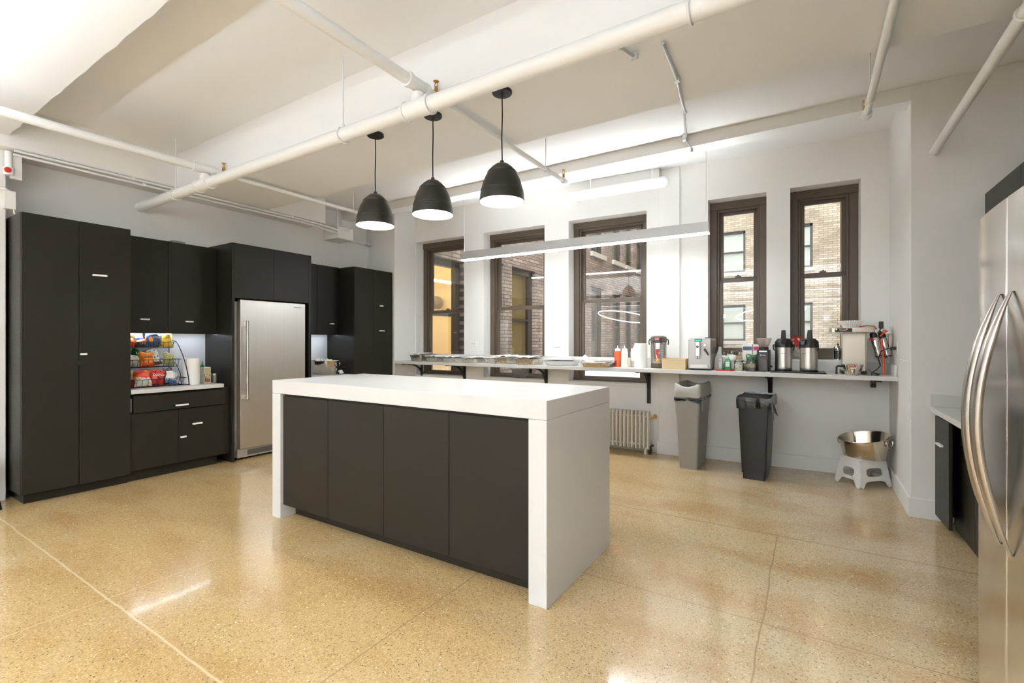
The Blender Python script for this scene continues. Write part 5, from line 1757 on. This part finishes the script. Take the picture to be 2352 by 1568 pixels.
mt = thing('drip_mat', 'flat black rubber mat under the two steel airpots', 'mat', (-0.10, 5.43, zs(-0.1)), 0.02)
MB().rbox(-0.232, 0.228, -0.185, 0.165, 0, 0.008, 0.012).build('base', BLACKP, mt, bevel=0.002)
m = MB()
for i in range(16):
    x = -0.21 + i * 0.028
    m.box(x, x + 0.012, -0.17, 0.15, 0.0079, 0.011)
m.build('ribs', BLACKP, mt, smooth=0)
mt.children[-1]['kind'] = 'stuff'
A0 = make_airpot()
A0['label'] = 'steel airpot with upright black lever beside the coffee grinder'
put(A0, (-0.223, 5.47, zs(-0.2) + 0.0112), 0.08)
A1 = dup(A0, (-0.009, 5.46, zs(0) + 0.0112), -0.5, 'steel airpot with turned black lever nearest the coffee brewer')

# coffee brewer
t = thing('coffee_brewer', 'tall stainless coffee brewer with black control panel in the shelf corner', 'coffee brewer', (0.345, 5.46, zs(0.35)), 0.0)
BS = M('brewer_steel', (196, 188, 176), 0.34, 0.75, var=0.04, scale=40, aniso=(1, 1, 0.05))
MB().box(-0.085, 0.090, -0.03, 0.20, 0.030, 0.385).build('column', BS, t, smooth=0, bevel=0.003)
MB().box(0.0905, 0.100, -0.028, 0.20, 0.032, 0.385).build('side_panel', M('brewer_side', (150, 140, 126), 0.4, 0.6), t, smooth=0, bevel=0.002)
m = MB().rbox(-0.185, 0.148, -0.20, 0.205, 0.386, 0.430, 0.02)
m.build('head', BS, t, bevel=0.003)
MB().box(-0.150, -0.020, -0.2035, -0.2005, 0.391, 0.424).build('control_panel', INK, t, smooth=0, bevel=0.001)
text(t, 'panel_lettering', 'Curtis', 0.020, WHITEINK, (-0.09, -0.2042, 0.408), FACE_Y)
for i, (x, c) in enumerate(((-0.138, (0.4, 1.0, 0.05)), (-0.060, (1.0, 0.05, 0.03)))):
    MB().box(x - 0.004, x + 0.004, -0.2048, -0.2036, 0.411, 0.419).build('indicator_light', emission('led_%d' % i, c, 3.0), t, smooth=0)
for i in range(4):
    MB().lathe([(0, 0), (0.008, 0), (0.006, 0.004), (0, 0.004)], 12).xf(Matrix.Translation((0.148, -0.12 + 0.07 * i, 0.408)) @ Matrix.Rotation(PI / 2, 4, 'Y')).build('vent_button', BS, t)
m = MB().rbox(-0.10, 0.10, -0.08, 0.21, 0.012, 0.030, 0.02)
m.build('base_plate', M('brewer_base', (60, 56, 52), 0.4, 0.4), t)
for x in (-0.08, 0.08):
    for y in (-0.06, 0.19):
        MB().lathe([(0, 0), (0.012, 0), (0.010, 0.0121), (0, 0.0121)], 12, (x, y, 0)).build('foot', BLACKP, t)
m = MB().rbox(0.1002, 0.1012, 0.03, 0.13, 0.14, 0.27, 0.0004)
MB().box(0.1002, 0.1012, 0.04, 0.14, 0.14, 0.26).build('warning_label', two_tone('warning_print', (200, 196, 120), (214, 208, 198), (160, 150, 140), 0.1, scale=20), t, smooth=0)
fl = MB()
rings = []
nfl = 64
for z, r, am in ((0, 0.058, 0.0), (0.004, 0.060, 0.002), (0.055, 0.092, 0.006), (0.066, 0.096, 0.006), (0.062, 0.090, 0.006), (0.006, 0.054, 0.002)):
    rings.append([((r + am * math.sin(j * PI)) * 1.0 * math.cos(2 * PI * j / nfl) * (1 + (0.05 if j % 2 else -0.05) * (am > 0.004)), r * math.sin(2 * PI * j / nfl) * (1 + (0.05 if j % 2 else -0.05) * (am > 0.004)), z) for j in range(nfl)])
fl.loft(rings)
fo = tag(fl.build('coffee_filter', PAPER, smooth=0), 'stack of fluted white paper coffee filters on top of the brewer', 'coffee filter')
put(fo, (0.325, 5.42, zs(0.33) + 0.4308))
t = thing('brew_basket', 'steel brew basket with black handle on the shelf in front of the brewer', 'brew basket', (0.328, 5.262, zs(0.33)), 0.0)
MB().lathe([(0, 0), (0.055, 0), (0.058, 0.004), (0.064, 0.045), (0.068, 0.047), (0.080, 0.092), (0.084, 0.094), (0.083, 0.097), (0.077, 0.094), (0.062, 0.048), (0.052, 0.006), (0, 0.005)], 44).build('bowl', STEELV, t)
m = MB().tube([(-0.075, -0.02, 0.078), (-0.112, -0.03, 0.080), (-0.122, -0.033, 0.070), (-0.122, -0.033, 0.006)], 0.009, 10)
m.build('handle', BLACKP, t)
MB().box(-0.025, 0.02, -0.0790, -0.0752, 0.060, 0.082).build('warning_sticker', two_tone('basket_sticker', (214, 206, 190), (190, 80, 50), None, 0.5), t, smooth=0)

# water filter on the corner wall
t = thing('water_filter', 'wall mounted steel water filter cartridges with orange tubing in the corner', 'water filter', (0.571, 5.52, 1.20))
for dx, dy in ((-0.045, -0.03), (0.020, 0.0)):
    m = MB().lathe([(0, 0), (0.022, 0.003), (0.029, 0.02), (0.029, 0.185), (0.022, 0.2), (0, 0.2)], 24)
    m.xf(Matrix.Translation((dx + 0.02, dy, -0.035)) @ Matrix.Rotation(-0.22, 4, 'Y'))
    c = m.build('cartridge', CHROME, t)
    m = MB().lathe([(0.0298, 0.018), (0.0298, 0.026)], 24).lathe([(0.0298, 0.018), (0.0303, 0.019), (0.0303, 0.026), (0.0298, 0.027)], 24)
    m.xf(Matrix.Translation((dx + 0.02, dy, -0.035)) @ Matrix.Rotation(-0.22, 4, 'Y'))
    m.build('purple_band', M('purple_band', (60, 40, 90), 0.4), t)
    m = MB().lathe([(0.026, 0), (0.030, 0.006), (0.026, 0.04), (0.014, 0.05), (0, 0.05)], 20)
    m.xf(Matrix.Translation((dx - 0.022, dy, 0.155)) @ Matrix.Rotation(-0.22, 4, 'Y'))
    m.build('cartridge_head', BLACKP, t)
m = MB().box(-0.04, 0.06, 0.0, 0.035, 0.19, 0.215)
m.build('manifold', CHROME, t, smooth=0, bevel=0.004)
MB().box(-0.030, 0.004, -0.02, 0.012, 0.24, 0.305).build('valve_handle', BLACKP, t, smooth=0, bevel=0.004)
MB().lathe([(0, 0.2), (0.03, 0.205), (0.034, 0.22), (0.02, 0.24), (0, 0.242)], 20, (0.0, 0, 0)).build('gauge', CHROME, t)
m = MB().box(0.045, 0.0695, -0.02, 0.09, 0.06, 0.19)
m.build('wall_bracket', STEELV, t, smooth=0, bevel=0.004)
m = MB().tube([(0.0, -0.03, 0.225), (0.03, -0.06, 0.215), (-0.01, -0.10, 0.19), (-0.034, -0.12, 0.168)], 0.0055, 8)
m.build('orange_tube', ORANGE, t)
MB().tube([(-0.05, -0.03, 0.235), (-0.07, -0.05, 0.262), (-0.12, -0.04, 0.268), (-0.16, -0.04, 0.262), (-0.19, -0.03, 0.255)], 0.005, 8).build('orange_tube', ORANGE, t)
MB().tube([(-0.015, -0.05, 0.14), (-0.008, -0.06, 0.05), (0.0, -0.07, -0.06), (0.002, -0.07, -0.184)], 0.007, 8).build('orange_tube', ORANGE, t)
MB().tube([(-0.105, -0.05, 0.14), (-0.085, -0.06, 0.13), (-0.07, -0.07, 0.14), (-0.085, -0.06, 0.15), (-0.105, -0.05, 0.145)], 0.005, 8).build('orange_loop', M('red_orange_tube', (226, 50, 26), 0.4), t)
t = thing('power_cord', 'black power cord from the corner outlet down to the brewer', 'cord', (0.56, 5.35, zs(0.56)))
MB().tube([(0.060, -0.08, 0.245), (0.02, -0.08, 0.245), (-0.03, -0.08, 0.215), (-0.045, -0.07, 0.15), (-0.03, -0.06, 0.09), (-0.06, -0.07, 0.05), (-0.09, -0.09, 0.03), (-0.10, -0.12, 0.008), (-0.05, -0.10, 0.008), (-0.03, 0.0, 0.008), (-0.08, 0.06, 0.02), (-0.10, 0.09, 0.05)], 0.0052, 8).build('cable', BLACKP, t)
MB().box(0.035, 0.078, -0.094, -0.066, 0.232, 0.258).build('plug', BLACKP, t, smooth=0, bevel=0.004)


def outlet(label, loc, rz, horiz=True):
    t = thing('wall_outlet', label, 'outlet', loc, rz, 'white wall outlets')
    a, b = (0.058, 0.036) if horiz else (0.036, 0.058)
    MB().box(-a, a, -0.006, 0.0, -b, b).build('cover_plate', WHITEP, t, smooth=0, bevel=0.002)
    for s_ in (-1, 1):
        cx, cz = (0.02 * s_, 0) if horiz else (0, 0.02 * s_)
        MB().box(cx - 0.015, cx + 0.015, -0.0075, -0.0061, cz - 0.014, cz + 0.014).build('socket', M('socket_white', (220, 218, 210), 0.4), t, smooth=0, bevel=0.002)
        m = MB()
        for q in (-0.006, 0.006):
            m.box(cx + q - 0.001, cx + q + 0.001, -0.0079, -0.0076, cz - 0.005, cz + 0.005)
        m.build('slots', M('slot_grey', (120, 116, 110), 0.6), t, smooth=0)
    return t


outlet('white wall outlet with black plug in the right corner beside the water filter', (0.6448, 5.27, 1.265), -PI / 2, False)
outlet('white horizontal outlet on the wall between the first and second windows', (-4.175, ywall(-4.175) - 0.0005, 1.288), PSI)
outlet('white horizontal outlet on the wall between the second and third windows', (-2.842, ywall(-2.842) - 0.0005, 1.285), PSI)
outlet('white outlet on the wall between the fourth and fifth windows behind the airpots', (-0.262, ywall(-0.262) - 0.0005, 1.25), PSI, False)
outlet('white outlet on the wall behind the espresso machine', (-1.12, ywall(-1.12) - 0.0005, 1.25), PSI, False)

# window sill things
t = thing('french_press', 'glass french press standing on the sill of the right window', 'french press', (0.242, 5.83, 1.1345), -0.4)
MB().lathe([(0, 0.004), (0.033, 0.004), (0.034, 0.008), (0.034, 0.11), (0.031, 0.11), (0.031, 0.012), (0, 0.01)], 28).build('beaker', JARG, t)
m = MB().lathe([(0.0345, 0), (0.036, 0.0), (0.036, 0.010), (0.0345, 0.010)], 28)
m.lathe([(0.0345, 0.095), (0.036, 0.095), (0.036, 0.104), (0.0345, 0.104)], 28)
for a in (0.4, 2.0, 3.6, 5.2):
    m.tube([(0.0355 * math.cos(a), 0.0355 * math.sin(a), 0.0), (0.0355 * math.cos(a), 0.0355 * math.sin(a), 0.1)], 0.002, 6)
m.build('metal_frame', CHROME, t)
m = MB().lathe([(0.037, 0.1102), (0.037, 0.118), (0.030, 0.134), (0.012, 0.142), (0, 0.143)], 28)
m.build('lid', CHROME, t)
MB().lathe([(0, 0.143), (0.004, 0.1432), (0.004, 0.15), (0.010, 0.155), (0.008, 0.166), (0, 0.168)], 16).build('plunger_knob', BLACKP, t)
MB().tube([(0.037, 0, 0.10), (0.058, 0, 0.095), (0.060, 0, 0.03), (0.037, 0, 0.02)], 0.006, 8).build('handle', BLACKP, t)
snack('red and clear coffee bag on the sill between the two airpots', (-0.115, 5.80, 1.1345), 0.13, 0.235, two_tone('red_clear_bag', (190, 182, 170), (200, 40, 44), (214, 210, 206), 0.5), seed=80, t=0.035, lean=-0.08, rz=0.0, name='coffee_bag', group=None, cat='coffee bag')
o = snack('crumpled dark grey plastic on the sill of the second window', (-3.50, 5.70, 0.812), 0.26, 0.10, M('grey_film', (96, 94, 92), 0.25, bump=0.4, coat=0.4), seed=81, t=0.02, lean=-1.2, rz=0.1, name='plastic_film', group=None, cat='plastic film')

# ================================================================== outside
DARKF = M('dark_window_frame', (58, 48, 38), 0.5)
WINGB = brick('wing_brick', (118, 100, 88), (150, 132, 116), (70, 60, 52), 'YZ', 0.078, 0.22)
FARB = brick('far_brick', (172, 154, 130), (208, 192, 168), (124, 110, 94), 'XZ', 0.085, 0.30)
SIDEB = brick('side_brick', (176, 146, 96), (150, 120, 76), (90, 70, 48), 'YZ', 0.08, 0.22)
STONE = M('sill_stone', (170, 160, 146), 0.8, var=0.1)
BLIND = M('roller_blind', (214, 214, 204), 0.7)
BEIGEB = M('beige_blind', (150, 126, 84), 0.8)
SLAT = M('brown_slat_blind', (96, 82, 66), 0.7, var=0.35, scale=4, aniso=(30, 1, 1))
EXTG = thin_glass('outside_glass', (0.94, 0.95, 0.93), 1.4, 0.0, 0.4)


def ext_window(parent, x0, x1, z0, z1, t, blind, sill=True, fw=0.09, zmid=None):
    """in the building's own frame: wall face at y=0, inside at +y"""
    f = MB()
    y0, y1 = 0.10, 0.2
    f.box(x0, x0 + fw, y0, y1, z0, z1)
    f.box(x1 - fw, x1, y0, y1, z0, z1)
    f.box(x0, x1, y0, y1, z1 - fw, z1)
    f.box(x0, x1, y0, y1, z0, z0 + fw)
    zm = zmid or (z0 + z1) / 2
    f.box(x0, x1, y0 + 0.02, y1, zm - 0.03, zm + 0.03)
    fo_ = f.build('window', DARKF, parent, smooth=0)
    MB().box(x0 + fw - 0.01, x1 - fw + 0.01, y0 + 0.05, y0 + 0.055, z0 + fw, z1 - fw).build('pane', EXTG, fo_, smooth=0)
    if blind:
        MB().box(x0 + 0.02, x1 - 0.02, y1 + 0.02, y1 + 0.04, z0, z1).build('blind', blind, fo_, smooth=0)
    if sill:
        MB().box(x0 - 0.06, x1 + 0.06, -0.08, 0.1, z0 - 0.14, z0).build('sill', STONE, parent, smooth=0)
    return fo_


XW = -5.6
wing = thing('brick_building', 'dark brick wing with tall windows seen through the three left windows', 'building', (XW, 0, 0), PI / 2)
low = [(6.10, 7.15, 0.55, 2.84), (7.60, 8.54, 0.55, 3.0), (8.88, 9.95, 0.55, 3.0), (11.2, 12.3, 0.55, 3.0), (13.38, 14.42, 0.55, 3.0), (15.2, 16.2, 0.55, 3.0), (16.54, 17.4, 0.55, 3.0), (17.8, 18.8, 0.55, 3.0)]
upp = [(a, b, 4.05, 6.3) for a, b, _, _ in low]
holes_wall(6.03, 22.02, -0.5, 13.5, low + upp, 0.3, 'brick_wall', WINGB, wing)
for k, (a, b, c, d) in enumerate(low):
    ext_window(wing, a, b, c, d, 0.3, None if k in (0, 1) else BEIGEB if k == 2 else SLAT, k > 3, 0.13 if k < 3 else 0.08, 1.82)
for a, b, c, d in upp:
    ext_window(wing, a, b, c, d, 0.3, SLAT)
# lit office behind the first two openings
m = MB()
m.box(6.05, 8.80, 0.31, 0.33, -0.5, 0.5).box(6.05, 8.80, 0.3, 5.0, 3.3, 3.4).box(6.05, 8.80, 0.3, 5.0, 0.3, 0.4).box(6.0, 6.05, 0.3, 5.0, 0.3, 3.4).box(8.80, 8.85, 0.3, 5.0, 0.3, 3.4).box(6.0, 8.85, 5.0, 5.05, 0.3, 3.4)
m.build('office_interior', M('warm_office_paint', (206, 184, 140), 0.8), wing, smooth=0)
GLOWY = emission('warm_office_glow', (1.0, 0.90, 0.68), 22.0)
for y in (1.2, 2.6, 4.0):
    MB().box(6.2, 8.7, y, y + 0.09, 2.62, 2.66).build('ceiling_light', GLOWY, wing, smooth=0)
m = MB().tube([(6.1, 2.0, 2.25), (8.7, 2.0, 2.25)], 0.16, 16)
m.build('air_duct', M('duct_grey', (120, 104, 76), 0.5, 0.3), wing)
MB().box(6.4, 7.1, 1.2, 1.9, 0.4, 1.2).build('office_cabinet', M('office_brown', (70, 60, 44), 0.6), wing, smooth=0)

far = thing('brick_building', 'pale brick facade with white window blinds seen through the two right windows', 'building', (0, 22.05, 0), 0)
fh = []
for x0, x1 in ((-5.45, -4.6), (-3.25, -2.29), (-0.86, 0.10)):
    for z0, z1 in ((1.35, 2.87), (4.25, 6.0), (7.4, 9.1)):
        fh.append((x0, x1, z0, z1))
holes_wall(XW + 0.01, 1.05, -0.5, 16, fh, 0.3, 'brick_wall', FARB, far)
for h_ in fh:
    ext_window(far, *h_, 0.3, BLIND)
MB().box(XW + 0.02, 1.04, 0.9, 1.0, -0.5, 16).build('inner_wall', M('dark_inside', (40, 36, 32), 0.9), far, smooth=0)
sb = thing('brick_building', 'yellowish brick wall, a narrow strip at the right edge of the right window view, unseen near part added to block sky reflections', 'building', (1.055, 6.5, 0))
MB().box(0, 1.5, 0, 15.48, -0.5, 16).build('brick_wall', SIDEB, sb, smooth=0)  # near stretch is unseen, added so the wing's panes do not reflect sky
MB().tube([(-0.07, 14.4, -0.5), (-0.07, 14.4, 15)], 0.055, 10).build('downpipe', M('rusty_pipe', (96, 70, 44), 0.7), sb)
tr_ = tag(MB().box(XW, 6, 6.35, 23, -0.6, 0.45).build('roof_terrace', M('terrace_grey', (176, 180, 188), 0.8, var=0.15, scale=1.5), smooth=0), 'grey roof terrace floor in the courtyard outside the windows', 'terrace')
